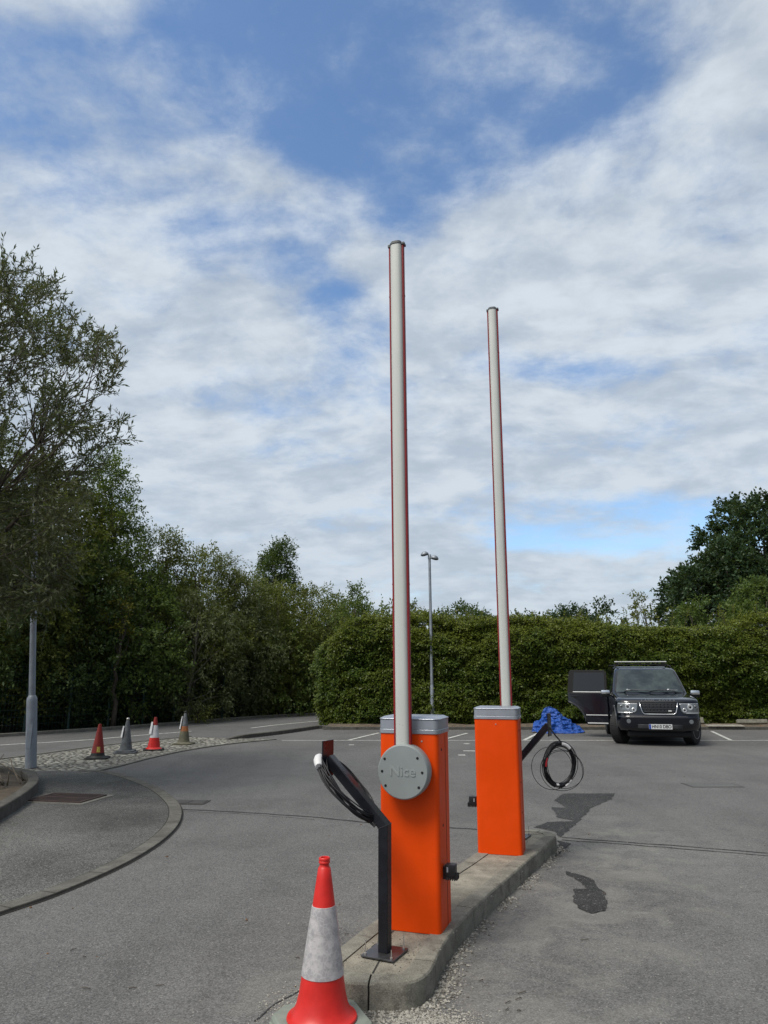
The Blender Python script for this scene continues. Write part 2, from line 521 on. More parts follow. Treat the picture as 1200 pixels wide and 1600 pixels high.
def sleeve_mat():
    """reflective cone sleeve with a scuffed, honeycombed face"""
    m = bpy.data.materials.new('sleeve_reflective')
    m.use_nodes = True
    T = NT(m.node_tree)
    bs = m.node_tree.nodes['Principled BSDF']
    tcn = T.n('ShaderNodeTexCoord').outputs['Object']
    n_ = T.noise(tcn, 24, 6, 0.6)
    c = T.mix(T.maprange(n_, 0.42, 0.6), (0.36, 0.345, 0.36), (0.50, 0.475, 0.485))
    vo = T.n('ShaderNodeTexVoronoi', feature='DISTANCE_TO_EDGE')
    T.link(tcn, vo.inputs['Vector'])
    vo.inputs['Scale'].default_value = 42
    c = T.mix(T.maprange(vo.outputs[0], 0.0, 0.10, 0.5, 0.0), c, (0.58, 0.57, 0.57))
    gr = T.maprange(T.noise(T.mapping(tcn, (1, 1, 4)), 9, 8, 0.7), 0.52, 0.7, 0, 0.5)
    c = T.mix(gr, c, (0.24, 0.23, 0.225))
    T.link(c, bs.inputs['Base Color'])
    bs.inputs['Roughness'].default_value = 0.4
    T.link(T.bump(n_, 0.15, 0.002), bs.inputs['Normal'])
    MATS['sleeve_reflective'] = m


sleeve_mat()


# ------------------------------------------------------------------ mesh helpers
def tag(o, label=None, cat=None, group=None, kind=None):
    if label: o['label'] = label
    if cat: o['category'] = cat
    if group: o['group'] = group
    if kind: o['kind'] = kind
    return o


def empty(name, loc=(0, 0, 0), rz=0.0, label=None, cat=None, group=None):
    o = bpy.data.objects.new(name, None)
    COL.objects.link(o)
    o.location = loc
    o.rotation_euler = (0, 0, rz)
    o.empty_display_size = 0.2
    return tag(o, label, cat, group)


def copy_tree(o, parent=None):
    c = o.copy()
    COL.objects.link(c)
    c.parent = parent
    for ch in list(o.children):
        copy_tree(ch, c)
    return c


class MB:
    def __init__(s):
        s.v = []
        s.f = []

    def add(s, vs, fs):
        k = len(s.v)
        s.v += [tuple(q) for q in vs]
        s.f += [tuple(i + k for i in f) for f in fs]
        return s

    def box(s, c, size, rz=0.0, M=None, ch=0.0):
        hx, hy, hz = (q / 2 for q in size)
        if ch <= 0:
            vs = [(x, y, z) for z in (-hz, hz) for y in (-hy, hy) for x in (-hx, hx)]
            fs = [(0, 2, 3, 1), (4, 5, 7, 6), (0, 1, 5, 4), (2, 6, 7, 3), (0, 4, 6, 2), (1, 3, 7, 5)]
        else:
            vs, fs = _chbox(hx, hy, hz, ch)
        R = Matrix.Rotation(rz, 4, 'Z')
        if M is not None:
            R = M @ R
        vs = [R @ Vector(q) + Vector(c) for q in vs]
        return s.add(vs, fs)

    def tube(s, pts, r, n=10, cap=True, r2=None):
        pts = [Vector(p) for p in pts]
        m = len(pts)
        rs = r if isinstance(r, (list, tuple)) else [r] * m
        if r2 is not None:
            rs = [r + (r2 - r) * i / (m - 1) for i in range(m)]
        up = None
        rings = []
        for i, p in enumerate(pts):
            t = (pts[min(i + 1, m - 1)] - pts[max(i - 1, 0)])
            if t.length < 1e-9:
                t = Vector((0, 0, 1))
            t.normalize()
            if up is None:
                up = Vector((0, 0, 1)) if abs(t.z) < 0.9 else Vector((1, 0, 0))
            a = t.cross(up)
            if a.length < 1e-6:
                a = t.cross(Vector((0, 1, 0)))
            a.normalize()
            b = a.cross(t).normalized()
            up = b
            rings.append([p + rs[i] * (math.cos(2 * PI * k / n) * a + math.sin(2 * PI * k / n) * b) for k in range(n)])
        vs = [q for rg in rings for q in rg]
        fs = []
        for i in range(m - 1):
            for k in range(n):
                k2 = (k + 1) % n
                fs.append((i * n + k, (i + 1) * n + k, (i + 1) * n + k2, i * n + k2))
        if cap:
            fs.append(tuple(range(n)))
            fs.append(tuple((m - 1) * n + k for k in reversed(range(n))))
        return s.add(vs, fs)

    def lathe(s, prof, n=32, M=None, closed=False):
        """profile of (r, z) spun about z"""
        vs, fs = [], []
        for r, z in prof:
            for k in range(n):
                a = 2 * PI * k / n
                vs.append((r * math.cos(a), r * math.sin(a), z))
        m = len(prof)
        for i in range(m - 1 + (1 if closed else 0)):
            j = (i + 1) % m
            for k in range(n):
                k2 = (k + 1) % n
                fs.append((i * n + k, i * n + k2, j * n + k2, j * n + k))
        if not closed:
            if prof[0][0] > 1e-5: fs.append(tuple(reversed(range(n))))
            if prof[-1][0] > 1e-5: fs.append(tuple((m - 1) * n + k for k in range(n)))
        if M is not None:
            vs = [M @ Vector(q) for q in vs]
        return s.add(vs, fs)

    def prism(s, poly, z0, z1, M=None):
        """extrude an xy polygon (ccw)"""
        n = len(poly)
        vs = [(x, y, z0) for x, y in poly] + [(x, y, z1) for x, y in poly]
        fs = [tuple(reversed(range(n))), tuple(range(n, 2 * n))]
        for i in range(n):
            j = (i + 1) % n
            fs.append((i, j, n + j, n + i))
        if M is not None:
            vs = [M @ Vector(q) for q in vs]
        return s.add(vs, fs)

    def sheet(s, poly, z):
        n = len(poly)
        return s.add([(p[0], p[1], z) for p in poly], [tuple(range(n))])

    def build(s, name, m, parent=None, smooth=False, bevel=0.0, segs=2, auto=None):
        me = bpy.data.meshes.new(name)
        me.from_pydata(s.v, [], s.f)
        me.validate()
        me.update()
        if smooth:
            me.polygons.foreach_set('use_smooth', [True] * len(me.polygons))
            if auto:
                me.set_sharp_from_angle(angle=math.radians(auto))
        o = bpy.data.objects.new(name, me)
        COL.objects.link(o)
        me.materials.append(MATS[m] if isinstance(m, str) else m)
        if parent is not None:
            o.parent = parent
        if bevel > 0:
            b = o.modifiers.new('bevel', 'BEVEL')
            b.width = bevel
            b.segments = segs
            b.limit_method = 'ANGLE'
            b.angle_limit = math.radians(40)
            b.harden_normals = False
        return o


def _chbox(hx, hy, hz, c):
    bm = bmesh.new()
    bmesh.ops.create_cube(bm, size=1)
    for v in bm.verts:
        v.co = Vector((v.co.x * 2 * hx, v.co.y * 2 * hy, v.co.z * 2 * hz))
    bmesh.ops.bevel(bm, geom=bm.edges[:], offset=c, segments=2, profile=0.6, affect='EDGES')
    bm.verts.ensure_lookup_table()
    vs = [v.co.copy() for v in bm.verts]
    fs = [tuple(v.index for v in f.verts) for f in bm.faces]
    bm.free()
    return vs, fs


def rrect(w, d, r, n=5):
    """rounded rectangle, ccw, centred"""
    pts = []
    for cx, cy, a0 in ((w / 2 - r, d / 2 - r, 0), (-w / 2 + r, d / 2 - r, PI / 2), (-w / 2 + r, -d / 2 + r, PI), (w / 2 - r, -d / 2 + r, 1.5 * PI)):
        for k in range(n + 1):
            a = a0 + PI / 2 * k / n
            pts.append((cx + r * math.cos(a), cy + r * math.sin(a)))
    return pts


def text_mesh(name, txt, size, depth, m, parent, M, bold=0.0, sx=1.0, spacing=1.0):
    cu = bpy.data.curves.new(name, 'FONT')
    cu.body = txt
    cu.size = size
    cu.extrude = depth / 2
    cu.align_x = 'CENTER'
    cu.align_y = 'CENTER'
    cu.offset = bold
    cu.space_character = spacing
    tmp = bpy.data.objects.new(name + '_tmp', cu)
    COL.objects.link(tmp)
    dg = bpy.context.evaluated_depsgraph_get()
    me = bpy.data.meshes.new_from_object(tmp.evaluated_get(dg))
    bpy.data.objects.remove(tmp)
    bpy.data.curves.remove(cu)
    me.transform(Matrix.Diagonal((sx, 1, 1, 1)))
    me.transform(M)
    me.name = name
    me.materials.clear()
    me.materials.append(MATS[m])
    o = bpy.data.objects.new(name, me)
    COL.objects.link(o)
    if parent is not None:
        o.parent = parent
    return o


def struct(o, label=None):
    o['kind'] = 'structure'
    if label: o['label'] = label
    return o


def offset_line(pts, d):
    """offset an open polyline to its left by d"""
    out = []
    for i, p in enumerate(pts):
        a = Vector(pts[max(i - 1, 0)][:2])
        b = Vector(pts[min(i + 1, len(pts) - 1)][:2])
        t = (b - a).normalized()
        out.append((p[0] - t.y * d, p[1] + t.x * d))
    return out


def smooth_line(pts, n=6):
    """catmull-rom through the points"""
    out = []
    P_ = [Vector(p[:2]) for p in pts]
    for i in range(len(P_) - 1):
        p0 = P_[max(i - 1, 0)]
        p1, p2 = P_[i], P_[i + 1]
        p3 = P_[min(i + 2, len(P_) - 1)]
        for k in range(n):
            t = k / n
            q = 0.5 * ((2 * p1) + (p2 - p0) * t + (2 * p0 - 5 * p1 + 4 * p2 - p3) * t * t + (3 * p1 - p0 - 3 * p2 + p3) * t ** 3)
            out.append((q.x, q.y))
    out.append(tuple(P_[-1]))
    return out


def strip(mb, left, right, z0, z1):
    """raised band between two polylines of equal length, top z1 sides to z0"""
    n = len(left)
    vs = []
    for a, b in zip(left, right):
        vs += [(a[0], a[1], z0), (a[0], a[1], z1), (b[0], b[1], z1), (b[0], b[1], z0)]
    fs = []
    for i in range(n - 1):
        for k in range(3):
            fs.append((i * 4 + k, i * 4 + k + 1, (i + 1) * 4 + k + 1, (i + 1) * 4 + k))
    fs.append((0, 3, 2, 1))
    e = (n - 1) * 4
    fs.append((e, e + 1, e + 2, e + 3))
    mb.add(vs, fs)


def band(mb, a, b, w, z):
    """painted line from a to b"""
    a, b = Vector(a[:2]), Vector(b[:2])
    t = (b - a).normalized()
    s_ = Vector((-t.y, t.x)) * w / 2
    mb.sheet([a - s_, b - s_, b + s_, a + s_], z)


# ================================================================== GROUND
def grid_sheet(name, x0, x1, y0, y1, nx, ny, z, m):
    vs = [(x0 + (x1 - x0) * i / nx, y0 + (y1 - y0) * j / ny, z) for j in range(ny + 1) for i in range(nx + 1)]
    fs = [(j * (nx + 1) + i, j * (nx + 1) + i + 1, (j + 1) * (nx + 1) + i + 1, (j + 1) * (nx + 1) + i) for j in range(ny) for i in range(nx)]
    return MB().add(vs, fs).build(name, m)


struct(grid_sheet('ground', -500, 500, -300, 900, 20, 24, -0.03, 'soil'))

kerb_px = [(-260, 1172), (-120, 1160), (0, 1152), (100, 1145.5), (180, 1140), (250, 1134.5), (320, 1129), (380, 1124), (440, 1120), (500, 1117)]
road_edge = [at(x, y) for x, y in kerb_px] + [(1.5, 36.0), (6, 41)]
road_edge = smooth_line(road_edge, 4)
cp_poly = [(30, -20), (30, 22.92), (-1.9, 22.92)] + [(3.0, 40.0)] + list(reversed([(p[0], p[1]) for p in road_edge[:-4]])) + [(-30, 8), (-30, -20)]
struct(MB().sheet(cp_poly, 0.0).build('car_park', 'asphalt'))

# the access road along the fence: smoother, paler tarmac
road_in = [at(x, y) for x, y in [(-260, 1212), (-120, 1200), (0, 1189), (70, 1180), (150, 1169), (220, 1162), (300, 1156), (370, 1155)]] + [(-1.9, 23.4), (0.8, 27.5), (6.5, 34.5)]
road_in = smooth_line(road_in, 4)
n_ = min(len(road_in), len(road_edge))


def resample(pts, n):
    P_ = [Vector(p[:2]) for p in pts]
    L = [0]
    for a, b in zip(P_, P_[1:]):
        L.append(L[-1] + (b - a).length)
    out = []
    for k in range(n):
        s_ = L[-1] * k / (n - 1)
        i = max(0, min(len(P_) - 2, next((j - 1 for j in range(1, len(L)) if L[j] >= s_ - 1e-9), len(P_) - 2)))
        t = (s_ - L[i]) / max(L[i + 1] - L[i], 1e-9)
        q = P_[i].lerp(P_[i + 1], t)
        out.append((q.x, q.y))
    return out


ra, rb = resample(road_in, 40), resample(road_edge, 40)
mb = MB()
vs = [(*p, 0.005) for p in ra] + [(*p, 0.005) for p in rb]
mb.add(vs, [(i, i + 1, 41 + i, 40 + i) for i in range(39)])
struct(mb.build('road', 'asphalt_road'))

# kerb along the foot of the fence and soil verge behind
mb = MB()
strip(mb, offset_line(rb, 0.14), rb, -0.02, 0.09)
struct(mb.build('road_kerb', 'flush_kerb', bevel=0.015))
# dashed edge line of the road
ml = MB()
el = smooth_line([at(x, y) for x, y in [(-160, 1178), (0, 1165), (70, 1161), (140, 1156.5), (215, 1150), (300, 1143)]], 4)
strip(ml, offset_line(el, 0.09), el, 0.006, 0.010)
el = smooth_line([at(x, y) for x, y in [(395, 1138), (440, 1132.5), (500, 1127)]], 4)
strip(ml, offset_line(el, 0.09), el, 0.006, 0.010)
struct(ml.build('edge_line', 'white_line'))

# cobbled margin under the cones
setts_poly = [at(x, y) for x, y in [(-80, 1224), (36, 1207), (140, 1209), (190, 1196), (240, 1183), (300, 1171), (370, 1161), (430, 1155.5),
                                    (375, 1154.5), (300, 1152), (222, 1160), (150, 1168), (70, 1179), (0, 1188), (-80, 1197)]]
struct(MB().sheet(setts_poly, 0.010).build('cobbled_margin', 'setts'))
fe = smooth_line([at(x, y) for x, y in [(130, 1211), (190, 1197.5), (240, 1184.5), (300, 1172), (370, 1162), (432, 1156)]], 4)
m_ = MB()
strip(m_, offset_line(fe, 0.10), fe, 0.0, 0.022)
be = smooth_line([at(x, y) for x, y in [(-80, 1196), (0, 1187), (70, 1178), (150, 1167), (222, 1159), (300, 1151)]], 4)
strip(m_, offset_line(be, 0.10), be, 0.0, 0.020)
struct(m_.build('sett_edging', 'flush_kerb'))

# raised kerb between the bays and the road, then along the hedge
kl = smooth_line([at(352, 1156.5), at(372, 1155), at(410, 1151), at(450, 1146), at(498, 1139), (-1.75, 23.0)], 4)
mb = MB()
n = len(kl)
lf, rt = offset_line(kl, 0.14), kl
vs = []
for i, (a, b) in enumerate(zip(lf, rt)):
    h = 0.10 * min(1, 0.1 + i / 6)
    vs += [(a[0], a[1], -0.01), (a[0], a[1], h), (b[0], b[1], h), (b[0], b[1], -0.01)]
fs = [(i * 4 + k, i * 4 + k + 1, i * 4 + 5 + k, i * 4 + 4 + k) for i in range(n - 1) for k in range(3)]
fs += [(0, 3, 2, 1), ((n - 1) * 4, (n - 1) * 4 + 1, (n - 1) * 4 + 2, (n - 1) * 4 + 3)]
mb.add(vs, fs)
struct(mb.build('kerb', 'dark_kerb', bevel=0.012))
mb = MB()
x = -1.73
while x < 26:
    mb.box((x + 0.455, 23.0, 0.035), (0.905, 0.13, 0.10 + random.uniform(-.004, .004)), random.uniform(-.004, .004))
    x += 0.915
struct(mb.build('hedge_kerb', 'dark_kerb', bevel=0.01))
mb = MB()
gx, gy = 120, 8
vs, fs = [], []
for j in range(gy + 1):
    for i in range(gx + 1):
        X = -1.8 + 28 * i / gx
        Y = 23.07 + 3.2 * j / gy
        vs.append((X, Y, 0.055 + 0.05 * j / gy + 0.03 * mnoise.noise((X * 2, Y * 2, 0))))
for j in range(gy):
    for i in range(gx):
        a = j * (gx + 1) + i
        fs.append((a, a + 1, a + gx + 2, a + gx + 1))
struct(mb.add(vs, fs).build('verge', 'verge_soil', smooth=True))

# bay markings
mb = MB()
band(mb, at(440, 1157), (26, 19.354), 0.085, 0.004)
for a, b in [((545, 1157), (592, 1145.5)), ((690, 1157), (730, 1146)), ((820, 1157), (846, 1143)), ((1143, 1157), (1112, 1143))]:
    band(mb, (Vector(at(*a)) + Vector((0, 0.05))), at(*b), 0.09, 0.008)
struct(mb.build('bay_lines', 'white_line'))
mb = MB()
for a, b in [((725, 1162), (733, 1162.5)), ((724, 1173.5), (742, 1173.5)), ((716, 1180), (727, 1180)), ((545, 1164), (553, 1164))]:
    band(mb, at(*a), at(*b), 0.14, 0.004)
struct(mb.build('worn_marking', 'white_line'))


# patches of newer tarmac
def patch(pts, z, name, jag=0.016, m='asphalt_new'):
    pl = []
    P_ = [Vector(at(*p)) for p in pts]
    for i in range(len(P_)):
        a, b = P_[i], P_[(i + 1) % len(P_)]
        k = max(2, int((b - a).length / 0.02))
        for j in range(k):
            q = a.lerp(b, j / k)
            pl.append((q.x + jag * (mnoise.noise((q.x * 9, q.y * 9, 1)) * 1.6 + 0.6 * mnoise.noise((q.x * 40, q.y * 40, 1))), q.y + jag * (mnoise.noise((q.x * 9, q.y * 9, 7)) * 1.6 + 0.6 * mnoise.noise((q.x * 40, q.y * 40, 7)))))
    struct(MB().sheet(pl, z).build(name, m))


patch([(875, 1309), (868, 1300), (835, 1293), (856, 1285), (900, 1283), (872, 1278), (862, 1262), (884, 1262), (866, 1251), (880, 1240), (961, 1240),
       (955, 1249), (925, 1262), (905, 1283), (886, 1300)], 0.004, 'tarmac_patch')
patch([(884, 1362), (905, 1366), (925, 1375), (941, 1392), (949, 1412), (945, 1423), (920, 1427), (903, 1419), (896, 1405), (897, 1390), (915, 1390), (905, 1378), (890, 1370)],
      0.004, 'tarmac_patch')
patch([(874, 1314), (890, 1318), (880, 1331), (868, 1340)], 0.004, 'tarmac_patch', 0.02)

# sealed slot for the vehicle loop across the lanes
mb = MB()


def slot(px, w, z, jag):
    ln = smooth_line([at(*p) for p in px], 14)
    ln = [(p[0] + jag * mnoise.noise((p[0] * 4, p[1] * 4, 3)), p[1] + jag * mnoise.noise((p[0] * 4, 9, p[1] * 4))) for p in ln]
    for k_, (a, b) in enumerate(zip(ln, ln[1:])):
        band(mb, a, b, w * random.uniform(.7, 1.3), z)


slot([(285, 1265), (390, 1270), (500, 1278), (592, 1287), (700, 1293), (745, 1296.5)], 0.032, 0.004, 0.03)
slot([(285, 1268), (390, 1273), (490, 1281)], 0.010, 0.0045, 0.05)
slot([(878, 1309), (960, 1315), (1060, 1322), (1210, 1334)], 0.022, 0.004, 0.02)
slot([(878, 1313), (960, 1318.5), (1060, 1326), (1210, 1338.5)], 0.018, 0.0045, 0.02)
slot([(395, 1595), (430, 1570), (470, 1548)], 0.008, 0.004, 0.02)
struct(mb.build('loop_slot', 'asphalt_new'))

# ---- left apron with flush curved kerb
arc_px = [(-140, 1478), (0, 1430), (100, 1395), (200, 1350), (260, 1311), (283, 1280), (276, 1254), (240, 1229), (180, 1209), (130, 1205)]
arc = smooth_line([at(*p) for p in arc_px], 7)
inner = offset_line(arc, 0.145)
mb = MB()
strip(mb, inner, arc, 0.0, 0.026)
struct(mb.build('apron_kerb', 'apron_concrete', bevel=0.006))
ap = [(p[0], p[1]) for p in inner] + [at(36, 1206), (-12, 14.2), (-14, 3.2)]
struct(MB().sheet(ap, 0.018).build('apron', 'asphalt_apron'))
mb = MB()
for i in range(3, len(arc) - 1, 5):
    a, b = Vector(arc[i]), Vector(inner[i])
    band(mb, a, b, 0.008, 0.0275)
ln = offset_line(arc, 0.151)
for a, b in zip(ln, ln[1:]):
    band(mb, a, b, 0.014, 0.0195)
ln = offset_line(arc, -0.012)
for a, b in zip(ln, ln[1:]):
    band(mb, a, b, 0.018, 0.005)
struct(mb.build('kerb_joints', 'joint'))

# ---- drain grate in the apron
gc = Vector(at(97, 1250))
g = empty('drain_grate', (gc.x + 0.06, gc.y, 0.018), -0.2, 'rusty rectangular drain grate set in the dark apron beside the grey lamp post', 'drain grate')
MB().box((0, 0, -0.004), (0.98, 0.76, 0.02)).build('surround', 'flush_kerb', g)
mb = MB()
for sx in (-1, 1):
    mb.box((sx * 0.40, 0, 0.012), (0.025, 0.62, 0.016))
for sy in (-1, 1):
    mb.box((0, sy * 0.3, 0.012), (0.78, 0.025, 0.017))
mb.box((0, 0, 0.012), (0.78, 0.02, 0.015))
mb.build('frame', 'rust_iron', g)
mb = MB()
for k in range(22):
    mb.box((-0.375 + k * 0.0357, 0, 0.011), (0.018, 0.58, 0.014))
mb.build('bars', 'rust_iron', g)
MB().box((0, 0, 0.004), (0.77, 0.59, 0.004)).build('gully', 'dark_hole', g)

cc = Vector(at(298, 1254))
g = empty('access_cover', (cc.x, cc.y, 0.0), -0.1, 'small dark iron access cover in the tarmac at the tip of the curved kerb', 'access cover')
MB().box((0, 0, 0.003), (0.44, 0.32, 0.010)).build('frame', 'grey_iron', g)
mb = MB()
mb.box((-0.10, 0, 0.006), (0.18, 0.26, 0.012))
mb.box((0.10, 0, 0.006), (0.18, 0.26, 0.0125))
mb.build('lid', 'grey_iron', g)
cc = Vector(at(1113, 1227))
g = empty('access_cover', (cc.x, cc.y, 0.0), 0.02, 'flat grey access cover in the car park in front of the black car', 'access cover')
MB().box((0, 0, 0.0015), (0.80, 0.42, 0.005)).build('frame', 'grey_iron', g)
MB().box((0, 0, 0.003), (0.72, 0.35, 0.006)).build('lid', 'asphalt_road', g)

# ---- planted bed with raised kerb at the left edge
bed = smooth_line([(-4.2, 7.6), (-4.45, 9.0), (-4.72, 10.2), (-5.1, 11.3), (-5.75, 12.3), (-6.9, 12.95), (-8.4, 13.1), (-10.5, 12.6), (-11.5, 11), (-11.5, 8.5)], 5)
mb = MB()
strip(mb, offset_line(bed, 0.15), bed, 0.0, 0.17)
struct(mb.build('bed_kerb', 'dark_kerb', bevel=0.02))
inn = offset_line(bed, 0.15)
struct(MB().sheet(inn, 0.09).build('planting_bed', 'soil'))

# ================================================================== TRAFFIC ISLAND
ZI = 0.13
isl = [(-0.345, 4.46), (-0.34, 4.33), (-0.285, 4.225), (-0.20, 4.165), (-0.08, 4.145), (0.02, 4.14), (0.12, 4.155), (0.195, 4.21), (0.250, 4.31), (0.287, 4.43), (0.318, 4.56),
       (0.385, 4.79), (0.475, 5.030), (0.61, 5.36), (0.77, 5.70), (0.934, 6.038), (1.12, 6.42), (1.30, 6.79), (1.48, 7.16), (1.663, 7.528), (1.70, 7.65), (1.68, 7.77), (1.60, 7.86),
       (1.48, 7.91), (1.36, 7.89), (1.27, 7.82), (1.19, 7.70), (1.01, 7.33), (0.83, 6.97), (0.65, 6.60), (0.47, 6.25), (0.29, 5.88), (0.12, 5.52), (-0.02, 5.22), (-0.14, 4.96), (-0.24, 4.72)]
isl_root = struct(empty('traffic_island', (0, 0, 0)))
cen = [(Vector(isl[i])) for i in range(len(isl))]
inn_i = []
N = len(isl)
for i in range(N):
    a, b = Vector(isl[i - 1]), Vector(isl[(i + 1) % N])
    t = (b - a).normalized()
    inn_i.append((isl[i][0] - t.y * 0.125, isl[i][1] + t.x * 0.125))
MB().sheet(inn_i, ZI - 0.006).build('infill', 'infill_concrete', isl_root)
# kerb stones: runs of outline points
cuts = [0, 4, 9, 13, 16, 19, 22, 26, 29, 32, 36]
for a, b in zip(cuts, cuts[1:]):
    idx = [k % N for k in range(a, b + 1)]
    o_, i_ = [Vector(isl[k]) for k in idx], [Vector(inn_i[k]) for k in idx]
    # shrink ends for a joint
    for L in (o_, i_):
        d0 = (L[1] - L[0]).normalized() * 0.005
        d1 = (L[-2] - L[-1]).normalized() * 0.005
        L[0] = L[0] + d0
        L[-1] = L[-1] + d1
    # profile: outer foot, outer upper, rounded nose, top, inner
    prof = [(0.0, -0.02), (0.004, ZI - 0.045), (0.007, ZI - 0.014), (0.014, ZI - 0.004), (0.026, ZI), (0.122, ZI), (0.122, 0.02)]
    vs, fs = [], []
    # subdivide along for smoothness
    def sub(L, n=4):
        return [Vector(q) for q in smooth_line([tuple(q) for q in L], n)]
    O, I = sub(o_), sub(i_)
    for po, pi in zip(O, I):
        d = (pi - po).normalized()
        for (e, z) in prof:
            q = po + d * e
            j = 0.0022 * mnoise.noise((q.x * 25, q.y * 25, z * 25))
            vs.append((q.x + j, q.y + j, z + (0.0015 * mnoise.noise((q.x * 14, q.y * 14, 5)) if z > 0 else 0)))
    K = len(prof)
    for r in range(len(O) - 1):
        for k in range(K - 1):
            fs.append((r * K + k, (r + 1) * K + k, (r + 1) * K + k + 1, r * K + k + 1))
    fs.append(tuple(range(K)))
    fs.append(tuple((len(O) - 1) * K + k for k in reversed(range(K))))
    MB().add(vs, fs).build('kerb_stone', 'kerb_concrete', isl_root, smooth=True, auto=28)
# dark core so joints read dark, and a joint line in the infill
mb = MB()
core = [(Vector(isl[i]).lerp(Vector(inn_i[i]), 0.12)) for i in range(N)]
mb.prism([tuple(q) for q in core], -0.02, ZI - 0.02)
mb.build('joint_bedding', 'joint', isl_root)
mb = MB()
band(mb, (-0.07, 4.66), (0.06, 4.93), 0.012, ZI - 0.0045)
band(mb, (-0.06, 4.28), (-0.02, 4.48), 0.010, ZI - 0.0045)
mb.build('infill_joint', 'joint', isl_root)


# loose chippings along the kerb
def stones(name, n, sampler, smin, smax, m, z=0.0, label=None, seed=1):
    rg = np.random.default_rng(seed)
    base = np.array([(1, 0, 0), (-1, 0, 0), (0, 1, 0), (0, -1, 0), (0, 0, 1), (0, 0, -1)], float)
    tri = np.array([(0, 2, 4), (2, 1, 4), (1, 3, 4), (3, 0, 4), (2, 0, 5), (1, 2, 5), (3, 1, 5), (0, 3, 5)])
    vs, fs = [], []
    for i in range(n):
        p = sampler(rg)
        if p is None:
            continue
        s_ = smin + (smax - smin) * rg.random() ** 2.2
        q = base * (rg.uniform(0.6, 1.2, (6, 1))) * np.array([1, rg.uniform(.6, 1), rg.uniform(.45, .8)]) * s_
        a = rg.uniform(0, 2 * PI)
        R = np.array([(math.cos(a), -math.sin(a), 0), (math.sin(a), math.cos(a), 0), (0, 0, 1)])
        q = q @ R.T + np.array([p[0], p[1], z + s_ * 0.3 + (p[2] if len(p) > 2 else 0)])
        fs.append(tri + len(vs) * 6)
        vs.append(q)
    V = np.concatenate(vs)
    Fc = np.concatenate(fs)
    me = bpy.data.meshes.new(name)
    me.from_pydata(V.tolist(), [], Fc.tolist())
    o = bpy.data.objects.new(name, me)
    COL.objects.link(o)
    me.materials.append(MATS[m])
    return tag(o, label, None, None, 'stuff')


outl = [Vector(p) for p in isl[2:22]]


def near_kerb(rg):
    i = rg.integers(0, len(outl) - 1)
    t = rg.random()
    a, b = outl[i], outl[i + 1]
    q = a.lerp(b, t)
    d = (b - a).normalized()
    nrm = Vector((d.y, -d.x))
    wide = 0.11 if q.y < 4.8 else 0.075
    if mnoise.noise((q.x * 3, q.y * 3, 0)) < -0.35 * rg.random(): return None
    q = q + nrm * (0.004 + abs(rg.normal(0, wide * 0.6)))
    return (q.x, q.y)


def nose_fan(rg):
    a = rg.normal(0, 1)
    return (0.22 + 0.13 * rg.normal(), 4.05 + 0.06 * rg.normal() + 0.5 * max(0, 0.0))


s1 = stones('gravel', 1900, near_kerb, 0.003, 0.015, 'stone', label='loose pale gravel along the foot of the kerb', seed=2)
s2 = stones('gravel', 1300, near_kerb, 0.003, 0.013, 'stone_dark', label='dark grit mixed in along the foot of the kerb', seed=3)


def nose_ok(rg):
    p = nose_fan(rg)
    # keep outside the island
    dx, dy = p[0] - 0.0, p[1] - 4.45
    if (dx / 0.345) ** 2 + (dy / 0.32) ** 2 < 1.0: return None
    return p


s3 = stones('gravel', 1900, nose_ok, 0.003, 0.010, 'stone', label='spread of pale gravel chips in front of the island nose', seed=4)


def left_chips(rg):
    return (-0.50 + 0.07 * rg.normal(), 4.18 + 0.12 * rg.normal())


s4 = stones('gravel', 500, left_chips, 0.003, 0.009, 'stone', label='pale gravel chips left of the near traffic cone base', seed=5)


def lot_chips(rg):
    y = 2.8 + 12 * rg.random() ** 1.6
    return (rg.uniform(-0.62, 0.62) * y * 1.0, y)


s5 = stones('grit', 700, lot_chips, 0.002, 0.008, 'stone', 0.002, label='scattered small stones lying over the tarmac', seed=6)


def island_grit(rg):
    t = rg.random()
    q = Vector((0.10, 4.60)).lerp(Vector((1.45, 7.5)), t ** 1.5)
    return (q.x + rg.uniform(-0.2, 0.2), q.y + rg.uniform(-0.1, 0.1), ZI - 0.006)


def plate_grit(rg):
    return (0.0 + 0.13 * rg.normal(), 4.56 + 0.10 * rg.normal(), ZI - 0.006)


s7 = stones('grit', 420, island_grit, 0.002, 0.007, 'stone', 0.0, label='small grit lying on top of the barrier island', seed=12)
s8 = stones('grit', 260, plate_grit, 0.002, 0.007, 'stone_dark', 0.0, label='crumbs of mortar around the steel plate of the near stand', seed=13)


def tarmac_leaves(rg):
    y = 3.2 + 11 * rg.random() ** 1.4
    return (rg.uniform(-0.6, 0.6) * y, y)


s9 = stones('fallen_leaves', 70, tarmac_leaves, 0.008, 0.016, 'litter', 0.0, label='few dry brown leaves blown over the tarmac', seed=15)
rgt = np.random.default_rng(19)
mb = MB()
for k in range(16):
    if k < 6:
        px_, py_ = rgt.uniform(740, 900), rgt.uniform(1530, 1585)
    else:
        px_, py_ = rgt.uniform(60, 1150), rgt.uniform(1330, 1590)
    q = Vector((*at(px_, py_), 0.006))
    a = rgt.uniform(-0.6, 0.9)
    L = rgt.uniform(0.02, 0.06)
    mb.tube([q, q + Vector((math.cos(a) * L / 2, math.sin(a) * L / 2, 0.003)), q + Vector((math.cos(a + .2) * L, math.sin(a + .2) * L, 0))], 0.0025, 4)
tag(mb.build('twig_litter', 'bark'), 'tiny dark twigs scattered on the tarmac in the foreground', kind='stuff')


